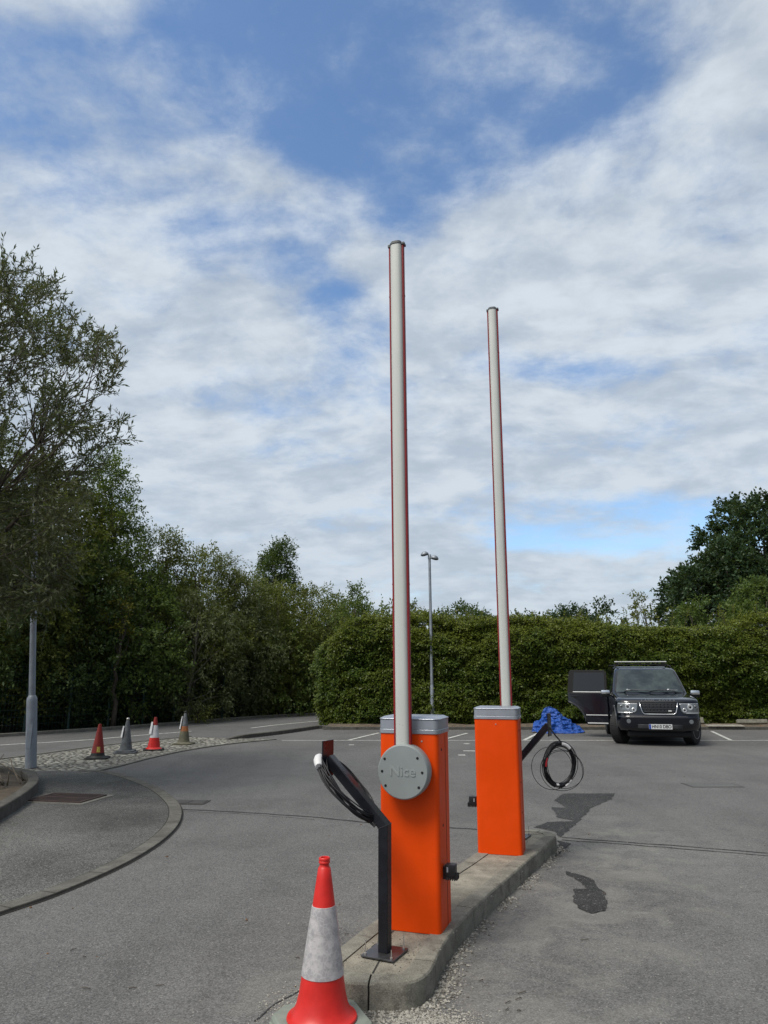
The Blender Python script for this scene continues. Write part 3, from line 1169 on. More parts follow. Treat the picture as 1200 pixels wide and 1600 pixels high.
def litter(rg):
    return (rg.uniform(-1.7, 16), 23.0 + abs(rg.normal(0.25, 0.5)), 0.05)


s6 = stones('leaf_litter', 2600, litter, 0.012, 0.035, 'litter', 0.0, label='brown leaf litter strewn along the foot of the hedge', seed=8)


# ================================================================== BARRIERS
def make_barrier(name, origin, yaw, zb, H, label, disc_front, arm_top, second, adx=0.0, lean=0.0):
    """local frame: x across, y depth (front face at y=0), z up, origin at centre of the front foot"""
    root = empty(name, (origin[0], origin[1], zb), yaw, label, 'parking barrier', 'orange parking barriers with raised arms')
    wd, dp = 0.395, 0.30
    Hc = H - 0.105
    off = Matrix.Translation((0, dp / 2, 0))
    body = MB().prism(rrect(wd, dp, 0.032, 6), 0.0, Hc, off).build('cabinet', 'orange_paint', root, smooth=True, auto=30, bevel=0.002)
    # seam of the removable shell on both sides
    mb = MB()
    for sx in (-1, 1):
        mb.box((sx * (wd / 2 + 0.0002), dp * 0.62, Hc / 2 - 0.004), (0.002, 0.004, Hc - 0.02))
    mb.build('seam', 'dark_hole', root)
    # cap: lower skirt, upper band, bevelled lid
    cp = MB()
    cp.prism(rrect(wd + 0.012, dp + 0.012, 0.036, 6), Hc, Hc + 0.028, off)
    cp.prism(rrect(wd + 0.006, dp + 0.006, 0.034, 6), Hc + 0.0285, Hc + 0.088, off)
    a, b = rrect(wd + 0.014, dp + 0.014, 0.037, 6), rrect(wd - 0.045, dp - 0.045, 0.02, 6)
    n = len(a)
    vs = [(x, y + dp / 2, Hc + 0.0885) for x, y in a] + [(x, y + dp / 2, Hc + 0.094) for x, y in a] + [(x, y + dp / 2, Hc + 0.108) for x, y in b]
    fs = [(k, (k + 1) % n, n + (k + 1) % n, n + k) for k in range(n)] + [(n + k, n + (k + 1) % n, 2 * n + (k + 1) % n, 2 * n + k) for k in range(n)]
    fs += [tuple(range(2 * n, 3 * n)), tuple(reversed(range(n)))]
    cp.add(vs, fs)
    cp.build('cap', 'cap_grey', root, smooth=True, auto=28, bevel=0.003)
    # lock and screw holes
    for (y, z) in [(0.085, Hc - 0.10), (0.10, Hc * 0.52), (0.09, Hc * 0.30)]:
        mb = MB()
        R = Matrix.Translation((wd / 2 - 0.001, y, z)) @ Matrix.Rotation(PI / 2, 4, 'Y')
        mb.lathe([(0.0, -0.002), (0.009, -0.002), (0.009, 0.003), (0.0, 0.003)], 10, R)
        mb.build('side_lock', 'dark_hole', root)
    for sx in ((-0.09, 0.09) if not second else (0.0,)):
        R = Matrix.Translation((sx, 0.0, Hc - 0.045)) @ Matrix.Rotation(PI / 2, 4, 'X')
        MB().lathe([(0.0, 0.004), (0.004, 0.004), (0.0065, 0.001), (0.0065, -0.002)], 12, R).build('screw', 'zinc', root)
    # hub disc and arm
    sgn = -1 if disc_front else 1
    yf = 0.0 if disc_front else dp
    zc_ = 1.08 - ZI
    Rd = Matrix.Translation((0.0, yf, zc_)) @ Matrix.Rotation(-sgn * PI / 2, 4, 'X')   # local z -> outwards
    cover = MB().lathe([(0.150, 0.0), (0.158, 0.03), (0.166, 0.045), (0.1665, 0.118), (0.163, 0.128), (0.158, 0.132), (0.0, 0.1335)], 64, Rd)
    cover = cover.build('hub_cover', 'disc_grey', root, smooth=True, auto=35)
    for (hx, hz) in ((-0.118, 0.075), (0.098, 0.085), (-0.135, 0.0), (0.128, 0.0), (-0.112, -0.085), (0.105, -0.088)):
        MB().lathe([(0.0, 0.1285), (0.0085, 0.1285), (0.0085, 0.1338), (0.0, 0.1338)], 14, Rd @ Matrix.Translation((hx * (1 if disc_front else -1), hz * (1 if disc_front else -1) * 1.0, 0))).build('bolt_recess', 'dark_hole', cover)
    if disc_front:
        Mt = Matrix.Translation((0, -0.1335, zc_ + 0.002)) @ Matrix.Rotation(PI / 2, 4, 'X')
        text_mesh('embossed_lettering', 'Nice', 0.086, 0.006, 'disc_letter', cover, Mt, 0.0008, 1.05, 1.0)
    # arm: extruded aluminium with rounded section and two rubber edges
    ya = yf + sgn * 0.075
    z0, z1 = zc_ + 0.10, arm_top - zb
    hw, hd = 0.046, 0.038
    sec = []
    for k in range(24):
        a = 2 * PI * k / 24
        cx_, sy_ = math.cos(a), math.sin(a)
        sec.append((hw * abs(cx_) ** 0.62 * (1 if cx_ >= 0 else -1), hd * abs(sy_) ** 0.85 * (1 if sy_ >= 0 else -1)))
    SH = Matrix.Identity(4)
    SH[0][2] = lean
    TA = SH @ Matrix.Translation((adx - lean * z0, ya, 0))
    arm = MB().prism(sec, z0, z1, TA).build('arm', 'arm_white', root, smooth=True, auto=50)
    for sx in (-1, 1):
        ru = rrect(0.013, 0.036, 0.006, 3)
        TR = SH @ Matrix.Translation((adx - lean * z0 + sx * (hw + 0.0045), ya, 0))
        mb = MB()
        zz = z0 - (0.0 if sx < 0 else 0.0)
        seg = [zz, zz + (z1 - zz) * 0.30, zz + (z1 - zz) * 0.60, zz + (z1 - zz) * 0.885, z1 - 0.01]
        for q0, q1 in zip(seg, seg[1:]):
            mb.prism(ru, q0 + 0.002, q1 - 0.002, TR)
            mb.prism(rrect(0.017, 0.033, 0.005, 3), q1 - 0.005, q1 + 0.003, TR)
        mb.build('rubber_edge', 'rubber_red', arm, smooth=True, auto=40)
    ec = MB()
    ec.prism([(x * 1.08, y * 1.1) for x, y in sec], z1 - 0.004, z1 + 0.012, TA)
    ec.prism([(x * 0.9, y * 0.95) for x, y in sec], z1 + 0.0121, z1 + 0.024, TA)
    xo = adx + lean * (z1 - z0)
    ec.box((xo + hw + 0.008, ya, z1 + 0.001), (0.026, 0.05, 0.018))
    ec.box((xo - hw - 0.007, ya, z1 - 0.006), (0.018, 0.05, 0.022))
    ec.build('end_cap', 'cone_grey', arm, bevel=0.003)
    return root


yaw1, yaw2 = math.radians(-18.5), math.radians(-16)
b1 = make_barrier('parking_barrier', (0.158, 4.903), yaw1, ZI - 0.004, 1.275,
                  'nearer orange barrier cabinet with round grey embossed hub on its front and raised white arm', True, 4.80, False, -0.012, -0.0085)
b2 = make_barrier('parking_barrier', (1.017, 6.845), yaw2, ZI - 0.004, 1.25,
                  'farther plain-fronted orange barrier cabinet with its raised arm standing behind it', False, 5.53, True, 0.058, 0.0)


def photocell(name, barrier_yaw, pos, zsz, side, label):
    r = empty(name, pos, barrier_yaw, label, 'photocell', 'black photocells on the barrier cabinets')
    s_ = side
    mb = MB()
    mb.box((s_ * 0.045, 0, 0.035), (0.066, 0.062, 0.072), ch=0.006)
    mb.build('housing', 'black_plastic', r, smooth=True, auto=40)
    mb = MB()
    for k in range(5):
        mb.box((s_ * (0.02 + k * 0.0135), 0, -0.010), (0.005, 0.064, 0.020))
    for k in range(4):
        mb.box((s_ * 0.085, -0.026 + k * 0.017, 0.0), (0.012, 0.005, 0.034))
    mb.build('cooling_fins', 'black_plastic', r)
    MB().box((s_ * 0.008, 0, 0.02), (0.02, 0.05, 0.07)).build('bracket', 'black_steel', r)
    MB().box((s_ * 0.030, -0.0315, 0.042), (0.010, 0.002, 0.030)).build('sticker', 'cap_grey', r)
    return r


R1 = Matrix.Rotation(yaw1, 4, 'Z')
R2 = Matrix.Rotation(yaw2, 4, 'Z')
p = Vector((0.158, 4.903, 0)) + R1 @ Vector((0.198, 0.10, 0))
photocell('photocell', yaw1, (p.x, p.y, 0.44), 1, 1, 'small black photocell on the right side of the nearer orange cabinet')
p = Vector((1.017, 6.845, 0)) + R2 @ Vector((-0.198, 0.10, 0))
photocell('photocell', yaw2, (p.x, p.y, 0.515), 1, -1, 'small black photocell on the left side of the farther orange cabinet')


# ================================================================== CRANKED STANDS
def stand(name, base, lean, reach, zend, label, plate_col='black_steel', zbend=0.675):
    """base on island; lean = unit dir (xy) of the crank"""
    yaw = math.atan2(lean[1], lean[0])
    r = empty(name, (base[0], base[1], ZI), yaw, label, 'bollard stand', 'black cranked reader stands')
    MB().box((0.0, 0.0, 0.005), (0.20, 0.21, 0.010)).build('base_plate', 'plate_steel', r, bevel=0.002)
    for sx in (-1, 1):
        for sy in (-1, 1):
            st_ = MB()
            h = 0.085 if sx * sy > 0 or sx > 0 else 0.055
            st_.tube([(sx * 0.08, sy * 0.085, 0.008), (sx * 0.08, sy * 0.085, h)], 0.0028, 6)
            st_.lathe([(0.0, 0.020), (0.008, 0.019), (0.008, 0.0101), (0.0, 0.0101)], 6, Matrix.Translation((sx * 0.08, sy * 0.085, 0)))
            st_.build('anchor_stud', 'zinc', r)
    s_ = 0.030
    # mitred square tube in the local xz plane
    p0, p1, p2 = Vector((0, 0, 0.0101)), Vector((0, 0, zbend)), Vector((reach, 0, zend - ZI))
    d = (p2 - p1).normalized()
    perp = Vector((-d.z, 0, d.x))
    bis = (Vector((-1, 0, 0)) + perp).normalized()
    k = 1 / max(0.2, bis.dot(Vector((-1, 0, 0))))
    rings = []
    for c_, ax, kk in ((p0, Vector((-1, 0, 0)), 1), (p1, bis, k), (p2, perp, 1)):
        rings.append([c_ + ax * s_ * kk * sx + Vector((0, s_ * sy, 0)) for sx, sy in ((-1, -1), (1, -1), (1, 1), (-1, 1))])
    vs = [q for rg_ in rings for q in rg_]
    fs = [(i * 4 + j, i * 4 + (j + 1) % 4, (i + 1) * 4 + (j + 1) % 4, (i + 1) * 4 + j) for i in range(2) for j in range(4)]
    fs += [(3, 2, 1, 0), (8, 9, 10, 11)]
    MB().add(vs, fs).build('post', 'black_steel', r, bevel=0.004)
    # weld line at the mitre
    w = MB()
    rg_ = [c2 + (c2 - p1).normalized() * 0.0012 for c2 in rings[1]]
    for i in range(4):
        w.tube([rg_[i], rg_[(i + 1) % 4]], 0.0018, 5)
    w.build('weld', 'trim_grey', r)
    MB().box((p2.x + 0.008, 0, p2.z - 0.0), (0.008, 0.135, 0.215)).build('head_plate', plate_col, r, bevel=0.002)
    return r, p2


lean1 = Vector((-0.90, 0.43)).normalized()
lean2 = Vector((0.90, -0.43)).normalized()
st1, e1 = stand('cranked_stand', (0.005, 4.545), lean1, 0.385, 1.165, 'near black cranked square stand on island nose leaning left beside the traffic cone')
st2, e2 = stand('cranked_stand', (1.31, 7.56), lean2, 0.345, 1.185, 'far black cranked square stand leaning right behind the farther orange cabinet')


def coil(name, centre, A, B, n, thick, label, group='coiled black cables hung on the stands', seed=3, rad=0.0033, loose=0):
    """bundle of n turns in the plane of A and B (half-axis vectors)"""
    rg = random.Random(seed)
    r = empty(name, centre, 0, label, 'cable coil', group)
    Nn = A.cross(B).normalized()
    mb = MB()
    for t in range(n):
        ph = rg.uniform(0, 2 * PI)
        e_ = rg.uniform(-thick, thick)
        h = rg.uniform(-thick, thick)
        k = rg.uniform(-0.012, 0.012) * (2.0 if t > n - 4 else 1)
        pts = []
        for i in range(57):
            a = 2 * PI * i / 56
            w = e_ + 0.35 * thick * math.sin(2 * a + ph) + k * math.cos(a + ph)
            rr = 1 + w / A.length
            pts.append(A * math.cos(a) * rr + B * math.sin(a) * (1 + w / B.length) + Nn * (h + 0.4 * thick * math.sin(3 * a + ph)))
        mb.tube(pts, rad, 6, cap=False)
    mb.build('turns', 'cable_black', r, smooth=True)
    return r, Nn


L1 = Vector((lean1.x, lean1.y, 0))
armdir = (L1 * 0.385 + Vector((0, 0, 0.36))).normalized()
dep = Vector((0.43, 0.90, 0)).normalized()
c1 = Vector((0.005, 4.545, 0)) + L1 * 0.255 + Vector((0, 0, 1.005))
co1, Nn = coil('cable_coil', c1, armdir * 0.240, dep * 0.135, 21, 0.023, 'thick coil of black cable draped over the near stand with white tape at its end', seed=4, rad=0.0042)
# taped tail end at the upper left
tp = MB()
a0 = 0.12
pp = [armdir * 0.25 * math.cos(a) + dep * 0.165 * math.sin(a) for a in (-0.75, -0.6, -0.45, -0.3, -0.15)]
tp.tube(pp, [0.021, 0.026, 0.028, 0.027, 0.021], 12)
tp.build('tape', 'white_tape', co1, smooth=True, auto=50)
tl = MB()
for k in range(3):
    q = [armdir * -0.25 + dep * (0.03 * k - 0.03), armdir * -0.265 + Vector((0.01 * k, -0.02, 0.02)), armdir * -0.275 + Vector((0.012, -0.03, 0.0 + 0.01 * k)), armdir * -0.255 + Vector((0.0, -0.04, -0.015 - 0.008 * k)), armdir * -0.21 + Vector((-0.02, -0.03, -0.02))]
    q = [Vector(v) for v in q]
    # smooth
    out = []
    for i in range(len(q) - 1):
        for t in range(5):
            out.append(q[i].lerp(q[i + 1], t / 5))
    tl.tube(out, 0.003, 6)
tl.build('cable_tail', 'cable_black', co1, smooth=True)

# second coil: hangs vertically from the far stand's plate by a short drop of cable
hp = Vector((1.31, 7.56, 0)) + Vector((lean2.x, lean2.y, 0)) * 0.355
zc2 = 0.815
c2 = Vector((hp.x + 0.075, hp.y - 0.02, zc2))
Ax = Vector((0.94, 0.34, 0)).normalized() * 0.168
Bz = Vector((0.05, 0, 1)).normalized() * 0.195
co2, _ = coil('cable_coil', c2, Ax, Bz, 26, 0.017, 'round coil of black cable with white tape hanging from the far stand', seed=9)
for a0, a1, m_n, rr_ in ((0.85, 1.45, 'white_tape', 0.021), (4.45, 4.62, 'white_tape', 0.021), (5.05, 5.5, 'white_tape', 0.010), (2.75, 3.2, 'red_tape', 0.012)):
    tp = MB()
    sc_ = 0.93 if m_n == 'red_tape' else (1.07 if rr_ < 0.02 else 1.0)
    tp.tube([(Ax * math.cos(a) + Bz * math.sin(a)) * sc_ + (Vector((0, -0.012, 0)) if rr_ < 0.02 else Vector((0, 0, 0))) for a in np.linspace(a0, a1, 7)], rr_, 10)
    tp.build('tape', m_n, co2, smooth=True, auto=50)
lp = MB()
for (cx_, cz_, ax_, bz_, ph) in ((-0.07, -0.035, 0.20, 0.20, 0), (0.02, -0.055, 0.205, 0.19, 0), (0.035, -0.05, 0.20, 0.175, 0)):
    pts = [Vector((cx_ + ax_ * math.cos(a), 0.02 + 0.01 * math.sin(3 * a), cz_ + bz_ * math.sin(a))) for a in np.linspace(0, 2 * PI, 49)]
    lp.tube(pts, 0.003, 6, cap=False)
lp.build('loose_turns', 'cable_black', co2, smooth=True)
dr = MB()
top = Vector((hp.x + 0.005, hp.y - 0.005, 1.13)) - c2
end = Ax * math.cos(1.45) + Bz * math.sin(1.45)
for k in (-1, 1):
    dr.tube([top + Vector((k * 0.004, 0, 0.02)), top.lerp(end, 0.4) + Vector((0.008 + k * 0.004, 0, 0)), top.lerp(end, 0.8) + Vector((0.012 + k * 0.003, 0, 0)), end], 0.004, 8)
dr.build('hanging_lead', 'cable_black', co2, smooth=True)


# ================================================================== CONES
def cone_profile(h, r0, r1, lip=True):
    z0 = 0.045
    pr = [(r0 + 0.016, z0), (r0 + 0.020, z0 + 0.008), (r0 + 0.016, z0 + 0.018), (r0 + 0.002, z0 + 0.026)]
    return pr


def big_cone(pos, yaw, label):
    r = empty('traffic_cone', (*pos, 0), yaw, label, 'traffic cone')
    h = 0.775
    zb = 0.055
    # octagonal recycled-rubber base
    c_ = 0.225
    k = 0.085
    oc = [(c_, -c_ + k), (c_, c_ - k), (c_ - k, c_), (-c_ + k, c_), (-c_, c_ - k), (-c_, -c_ + k), (-c_ + k, -c_), (c_ - k, -c_)]
    mb = MB()
    o2 = [(x * 1.0, y * 1.0) for x, y in oc]
    o3 = [(x * 0.93, y * 0.93) for x, y in oc]
    n = 8
    vs = [(x, y, 0.0) for x, y in o2] + [(x, y, 0.018) for x, y in o2] + [(x * .97, y * .97, 0.021) for x, y in o2] + [(x * .96, y * .96, 0.038) for x, y in o2] + [(x, y, zb) for x, y in o3]
    fs = [tuple(reversed(range(n))), tuple(range(4 * n, 5 * n))]
    for l in range(4):
        for i in range(n):
            fs.append((l * n + i, l * n + (i + 1) % n, (l + 1) * n + (i + 1) % n, (l + 1) * n + i))
    mb.add(vs, fs).build('base', 'cone_base_green', r, bevel=0.004)

    def R(z):   # cone radius at height above base
        t = (z - zb) / (h - zb)
        return 0.130 * (1 - t) + 0.024 * t

    f_z = [zb, zb + 0.006, zb + 0.016, zb + 0.024, zb + 0.03]
    body = [(R(zb) + 0.036, zb), (R(zb) + 0.041, zb + 0.006), (R(zb) + 0.038, zb + 0.014), (R(zb) + 0.026, zb + 0.019), (R(zb + .02) + 0.016, zb + 0.032), (R(zb + 0.06) + 0.006, zb + 0.06)]
    for i in range(1, 13):
        z = zb + 0.06 + (h - 0.05 - zb - 0.06) * i / 12
        body.append((R(z), z))
    zt = h - 0.05
    body += [(R(zt) - 0.004, zt + 0.004), (0.0235, zt + 0.012), (0.0235, zt + 0.020), (0.0285, zt + 0.024), (0.0285, zt + 0.031), (0.0265, zt + 0.034), (0.0285, zt + 0.038), (0.0285, zt + 0.046), (0.025, zt + 0.050), (0.019, zt + 0.049), (0.017, zt + 0.03), (0.0, zt + 0.03)]
    body = MB().lathe(body, 48).build('body', 'cone_red', r, smooth=True, auto=45)
    z1, z2 = 0.248, 0.555
    MB().lathe([(R(z1) + 0.0004, z1), (R(z1) + 0.0028, z1 + 0.001), (R(z2) + 0.0028, z2 - 0.001), (R(z2) + 0.0004, z2)], 48).build('reflective_sleeve', 'sleeve_reflective', r, smooth=True, auto=45)
    return r


big_cone((-0.300, 3.94), math.radians(22), 'large clean red and white traffic cone on pale octagonal base beside the island nose')


def small_cone(px, h, yaw, label, bands, base='cone_black', base_shape='square', sleeve_left=False, top_cut=0.0, ball=False, extra=None):
    """bands: list of (z0, z1, material) along the body"""
    p = at(*px)
    r = empty('traffic_cone', (*p, 0.012), yaw, label, 'traffic cone', 'old traffic cones on the cobbled margin')
    c_ = 0.225
    k = 0.05
    oc = [(c_, -c_ + k), (c_, c_ - k), (c_ - k, c_), (-c_ + k, c_), (-c_, c_ - k), (-c_, -c_ + k), (-c_ + k, -c_), (c_ - k, -c_)]
    mb = MB()
    mb.prism(oc, 0, 0.028)
    if base_shape == 'step':
        mb.prism([(x * .82, y * .82) for x, y in oc], 0.0281, 0.06)
    mb.build('base', base, r, bevel=0.006)
    R = lambda z: 0.145 * (1 - z / h) + 0.03 * (z / h)
    for i, (z0, z1, m_n) in enumerate(bands):
        z0a, z1a = z0 * h, z1 * h
        pr = []
        if i == 0:
            pr += [(R(0) + 0.03, 0.028), (R(0) + 0.012, 0.045)]
            z0a = 0.06
        pr += [(R(z0a), z0a), (R((z0a + z1a) / 2), (z0a + z1a) / 2), (R(z1a), z1a)]
        if i == len(bands) - 1:
            pr += [(R(z1a) - 0.008, z1a + 0.003), (0, z1a + 0.002)]
        MB().lathe(pr, 28).build('body' if i == 0 else 'band', m_n, r, smooth=True, auto=45)
    if ball:
        MB().lathe([(0, h), (0.018, h), (0.03, h + 0.012), (0.034, h + 0.03), (0.03, h + 0.042), (0.012, h + 0.05), (0, h + 0.05)], 16).build('knob', 'zinc' if ball == 'zinc' else 'cone_black', r, smooth=True)
    if sleeve_left:
        # a loose reflective collar hanging off one side
        q = MB()
        z0, z1 = sleeve_left
        pr = []
        for i in range(7):
            a = PI * 0.62 + PI * 0.72 * i / 6
            for z in (z0 * h, z1 * h):
                rr = R(z) + 0.022
                pr.append((rr * math.cos(a) - 0.018, rr * math.sin(a), z))
        vs = pr + [(x * 0.93 - 0.001, y * 0.93, z) for x, y, z in pr]
        nn_ = len(pr)
        fs = []
        for i in range(6):
            fs.append((2 * i, 2 * i + 1, 2 * i + 3, 2 * i + 2))
            fs.append((nn_ + 2 * i, nn_ + 2 * i + 2, nn_ + 2 * i + 3, nn_ + 2 * i + 1))
            fs.append((2 * i, 2 * i + 2, nn_ + 2 * i + 2, nn_ + 2 * i))
            fs.append((2 * i + 1, nn_ + 2 * i + 1, nn_ + 2 * i + 3, 2 * i + 3))
        q.add(vs, fs)
        q.build('reflective_sleeve', 'sleeve_white', r, smooth=True, auto=40)
    if extra:
        extra(r, h, R)
    return r


def red_label(r, h, R):
    z = 0.27 * h
    mb = MB()
    vs, fs = [], []
    for i in range(5):
        a = -PI / 2 - 0.05 + 0.55 * i / 4
        for zz in (z - 0.05, z + 0.055):
            rr = R(zz) + 0.003
            vs.append((rr * math.cos(a), rr * math.sin(a), zz))
    for i in range(4):
        fs.append((2 * i, 2 * i + 2, 2 * i + 3, 2 * i + 1))
    mb.add(vs, fs).build('warning_label', 'label_yellow', r)


small_cone((152, 1186), 0.66, 0.2, 'dark red faded cone with small yellow label on a black base, nearest the lamp post', [(0, 0.17, 'cone_black'), (0.17, 1, 'cone_red_old')],
           ball=False, extra=red_label, sleeve_left=None)
small_cone((196, 1177.5), 0.68, 0.1, 'grey bleached cone with a pale collar between the red cones', [(0, 1, 'cone_grey')], base='cone_grey', base_shape='step',
           sleeve_left=(0.48, 0.82), ball='zinc')
small_cone((240, 1172.5), 0.70, 0.3, 'bright red and white small cone on black base between grey and khaki cones', [(0, 0.38, 'cone_red'), (0.38, 0.76, 'sleeve_white'), (0.76, 1, 'cone_red_old')],
           sleeve_left=(0.5, 0.86))
small_cone((287, 1163.5), 0.72, -0.1, 'khaki and grey cone with faded orange band, farthest from the lamp post', [(0, 0.42, 'cone_khaki'), (0.42, 0.58, 'cone_orange'), (0.58, 1, 'cone_grey')],
           base='cone_khaki', sleeve_left=(0.5, 0.9), ball='black')


# ================================================================== LAMP POSTS
def near_lamp():
    bx, by = at(48, 1201)
    r = empty('lamp_post', (bx, by, 0.012), 0, 'stout grey tapered lamp post at left, its head up in the willow', 'lamp post')
    ln = lambda z: Vector((-0.088 * z, 0, z))
    H = 5.5
    MB().tube([ln(0), ln(1.17), ln(1.22), ln(1.27)], [0.098, 0.092, 0.088, 0.060], 24).build('lower_column', 'galvanised', r, smooth=True, auto=50)
    MB().tube([ln(1.265), ln(3.5), ln(H)], [0.058, 0.052, 0.045], 20).build('upper_column', 'galvanised', r, smooth=True, auto=50)
    mb = MB()
    mb.box(tuple(ln(0.55) + Vector((0.005, -0.094, 0))), (0.09, 0.01, 0.42))
    mb.build('access_door', 'galvanised', r, bevel=0.003)
    t = ln(H)
    MB().tube([t - Vector((0, 0, 0.05)), t + Vector((0.05, 0, 0.03)), t + Vector((0.25, 0, 0.04)), t + Vector((0.45, 0, 0.04))], 0.028, 10).build('bracket', 'galvanised', r, smooth=True)
    Mh = Matrix.Translation(t + Vector((0.68, 0, 0.03)))
    hd = MB()
    vs, fs = [], []
    secs = [(-0.30, 0.04, 0.03), (-0.22, 0.09, 0.05), (0.0, 0.13, 0.06), (0.2, 0.12, 0.05), (0.30, 0.06, 0.025)]
    K = 14
    for (x, w, hgt) in secs:
        for k in range(K):
            a = 2 * PI * k / K
            z = math.sin(a) * hgt
            vs.append(Mh @ Vector((x, w * math.cos(a), z if z > 0 else z * 0.35)))
    for i in range(len(secs) - 1):
        for k in range(K):
            fs.append((i * K + k, (i + 1) * K + k, (i + 1) * K + (k + 1) % K, i * K + (k + 1) % K))
    fs += [tuple(range(K)), tuple((len(secs) - 1) * K + k for k in reversed(range(K)))]
    h_ = hd.add(vs, fs).build('lamp_head', 'galvanised', r, smooth=True, auto=60)
    MB().box(tuple(Mh @ Vector((0.02, 0, -0.022))), (0.34, 0.18, 0.02), ch=0.006).build('diffuser', 'lamp_dark', h_)
    return r


near_lamp()


def far_lamp():
    Y = 24.52
    b = atY(676, 1120, Y)
    t = atY(671, 868, Y)
    r = empty('lamp_post', (b.x, Y, 0.03), 0, 'slim grey twin headed lamp post rising through the front of the hedge', 'lamp post')
    H = t.z - 0.03
    ln = lambda z: Vector(((t.x - b.x) * z / H, 0, z))
    MB().tube([ln(0), ln(1.2), ln(1.28)], [0.075, 0.07, 0.055], 16).build('lower_column', 'galvanised', r, smooth=True, auto=50)
    MB().tube([ln(1.275), ln(H)], [0.053, 0.043], 16).build('upper_column', 'galvanised', r, smooth=True, auto=50)
    tt = ln(H)
    MB().lathe([(0.055, -0.12), (0.055, 0.02), (0.03, 0.05), (0, 0.055)], 14, Matrix.Translation(tt)).build('head_bracket', 'galvanised', r, smooth=True, auto=40)
    for sx, dz, dy in ((-1, 0.03, 0.0), (1, -0.12, -0.1)):
        M = Matrix.Translation(tt + Vector((sx * 0.165, dy, dz))) @ Matrix.Rotation(sx * math.radians(14), 4, 'Y')
        prof = [(0.15, -0.02), (0.165, 0.0), (0.15, 0.045), (0.09, 0.095), (0.03, 0.11), (0, 0.112)]
        hd = MB().lathe(prof, 20, M @ Matrix.Diagonal((0.85, 0.85, 1.0, 1))).build('lamp_head', 'galvanised', r, smooth=True, auto=50)
        MB().lathe([(0.0, -0.05), (0.12, -0.035), (0.145, -0.021), (0.0, -0.0205)], 20, M @ Matrix.Diagonal((0.85, 0.85, 1, 1))).build('diffuser', 'lamp_dark', hd, smooth=True, auto=50)
        MB().tube([tt + Vector((0, 0, dz * 0.4)), tt + Vector((sx * 0.12, dy * 0.5, dz + 0.02))], 0.02, 8).build('head_arm', 'galvanised', r)
    return r


far_lamp()


# ================================================================== FENCE
def build_fence():
    fx = [-210, -150, -88, -28, 37, 106, 168, 222, 271, 312, 347, 380, 409, 433, 461, 483]
    ks = [p[0] for p in kerb_px]
    ys = [p[1] for p in kerb_px]
    pts = []
    for x in fx:
        y = float(np.interp(x, ks, ys)) - 3.5
        pts.append(at(x, y))
    r = empty('mesh_fence', (pts[6][0], pts[6][1], 0), 0, 'long dark green wire mesh fence with slim posts in front of the woodland', 'fence')
    o = Vector((pts[6][0], pts[6][1], 0))
    H = 1.92
    for p in pts:
        q = Vector((*p, 0)) - o
        mb = MB()
        mb.box((q.x, q.y, H / 2), (0.06, 0.06, H + 0.08))
        mb.build('post', 'fence_green', r)
    for a, b in zip(pts, pts[1:]):
        A, B = Vector((*a, 0)) - o, Vector((*b, 0)) - o
        d = B - A
        L = d.length
        t = d.normalized()
        mb = MB()
        nw = max(4, int(L / 0.10))
        ang = math.atan2(t.y, t.x)
        for i in range(1, nw):
            q = A + t * (L * i / nw)
            mb.box((q.x, q.y, H / 2), (0.006, 0.006, H - 0.06), ang)
        for k in range(10):
            z = 0.05 + (H - 0.1) * k / 9
            m_ = (A + B) / 2
            mb.box((m_.x, m_.y, z), (L - 0.06, 0.010, 0.009), ang)
        mb.build('mesh_panel', 'fence_green', r)
    return pts


fence_pts = build_fence()


# ================================================================== FOLIAGE
def leaf_mesh(name, C_, D, Nv, L, Wd, m, parent=None, loc=None):
    """one diamond leaf per row: centre of its stalk end, direction, normal, length, width"""
    n = len(C_)
    D = D / np.maximum(np.linalg.norm(D, axis=1, keepdims=True), 1e-6)
    S = np.cross(D, Nv)
    S /= np.maximum(np.linalg.norm(S, axis=1, keepdims=True), 1e-6)
    L = np.asarray(L).reshape(-1, 1) * np.ones((n, 1))
    Wd = np.asarray(Wd).reshape(-1, 1) * np.ones((n, 1))
    V = np.empty((n, 4, 3), np.float32)
    V[:, 0] = C_
    V[:, 1] = C_ + D * L * 0.45 + S * Wd * 0.5
    V[:, 2] = C_ + D * L
    V[:, 3] = C_ + D * L * 0.45 - S * Wd * 0.5
    if loc is not None:
        V -= np.array(loc, np.float32)
    me = bpy.data.meshes.new(name)
    me.vertices.add(n * 4)
    me.vertices.foreach_set('co', V.reshape(-1))
    me.loops.add(n * 4)
    me.loops.foreach_set('vertex_index', np.arange(n * 4, dtype=np.int32))
    me.polygons.add(n)
    me.polygons.foreach_set('loop_start', np.arange(0, n * 4, 4, dtype=np.int32))
    me.polygons.foreach_set('loop_total', np.full(n, 4, np.int32))
    me.update(calc_edges=True)
    me.materials.append(MATS[m])
    o = bpy.data.objects.new(name, me)
    COL.objects.link(o)
    if parent is not None:
        o.parent = parent
    return o


def rnd_unit(rg, n):
    v = rg.normal(size=(n, 3))
    return v / np.linalg.norm(v, axis=1, keepdims=True)


def limb(mb, a, b, r0, r1, rg, bend=0.12, n=6):
    a, b = Vector(a), Vector(b)
    L = (b - a).length
    off = Vector(rg.normal(size=3)) * L * bend
    pts, rs = [], []
    for i in range(n + 1):
        t = i / n
        q = a.lerp(b, t) + off * math.sin(PI * t) * 0.6
        q = q + Vector(rg.normal(size=3)) * L * 0.012 * (1 if 0 < i < n else 0)
        pts.append(q)
        rs.append(r0 + (r1 - r0) * t)
    mb.tube(pts, rs, 7)
    return pts


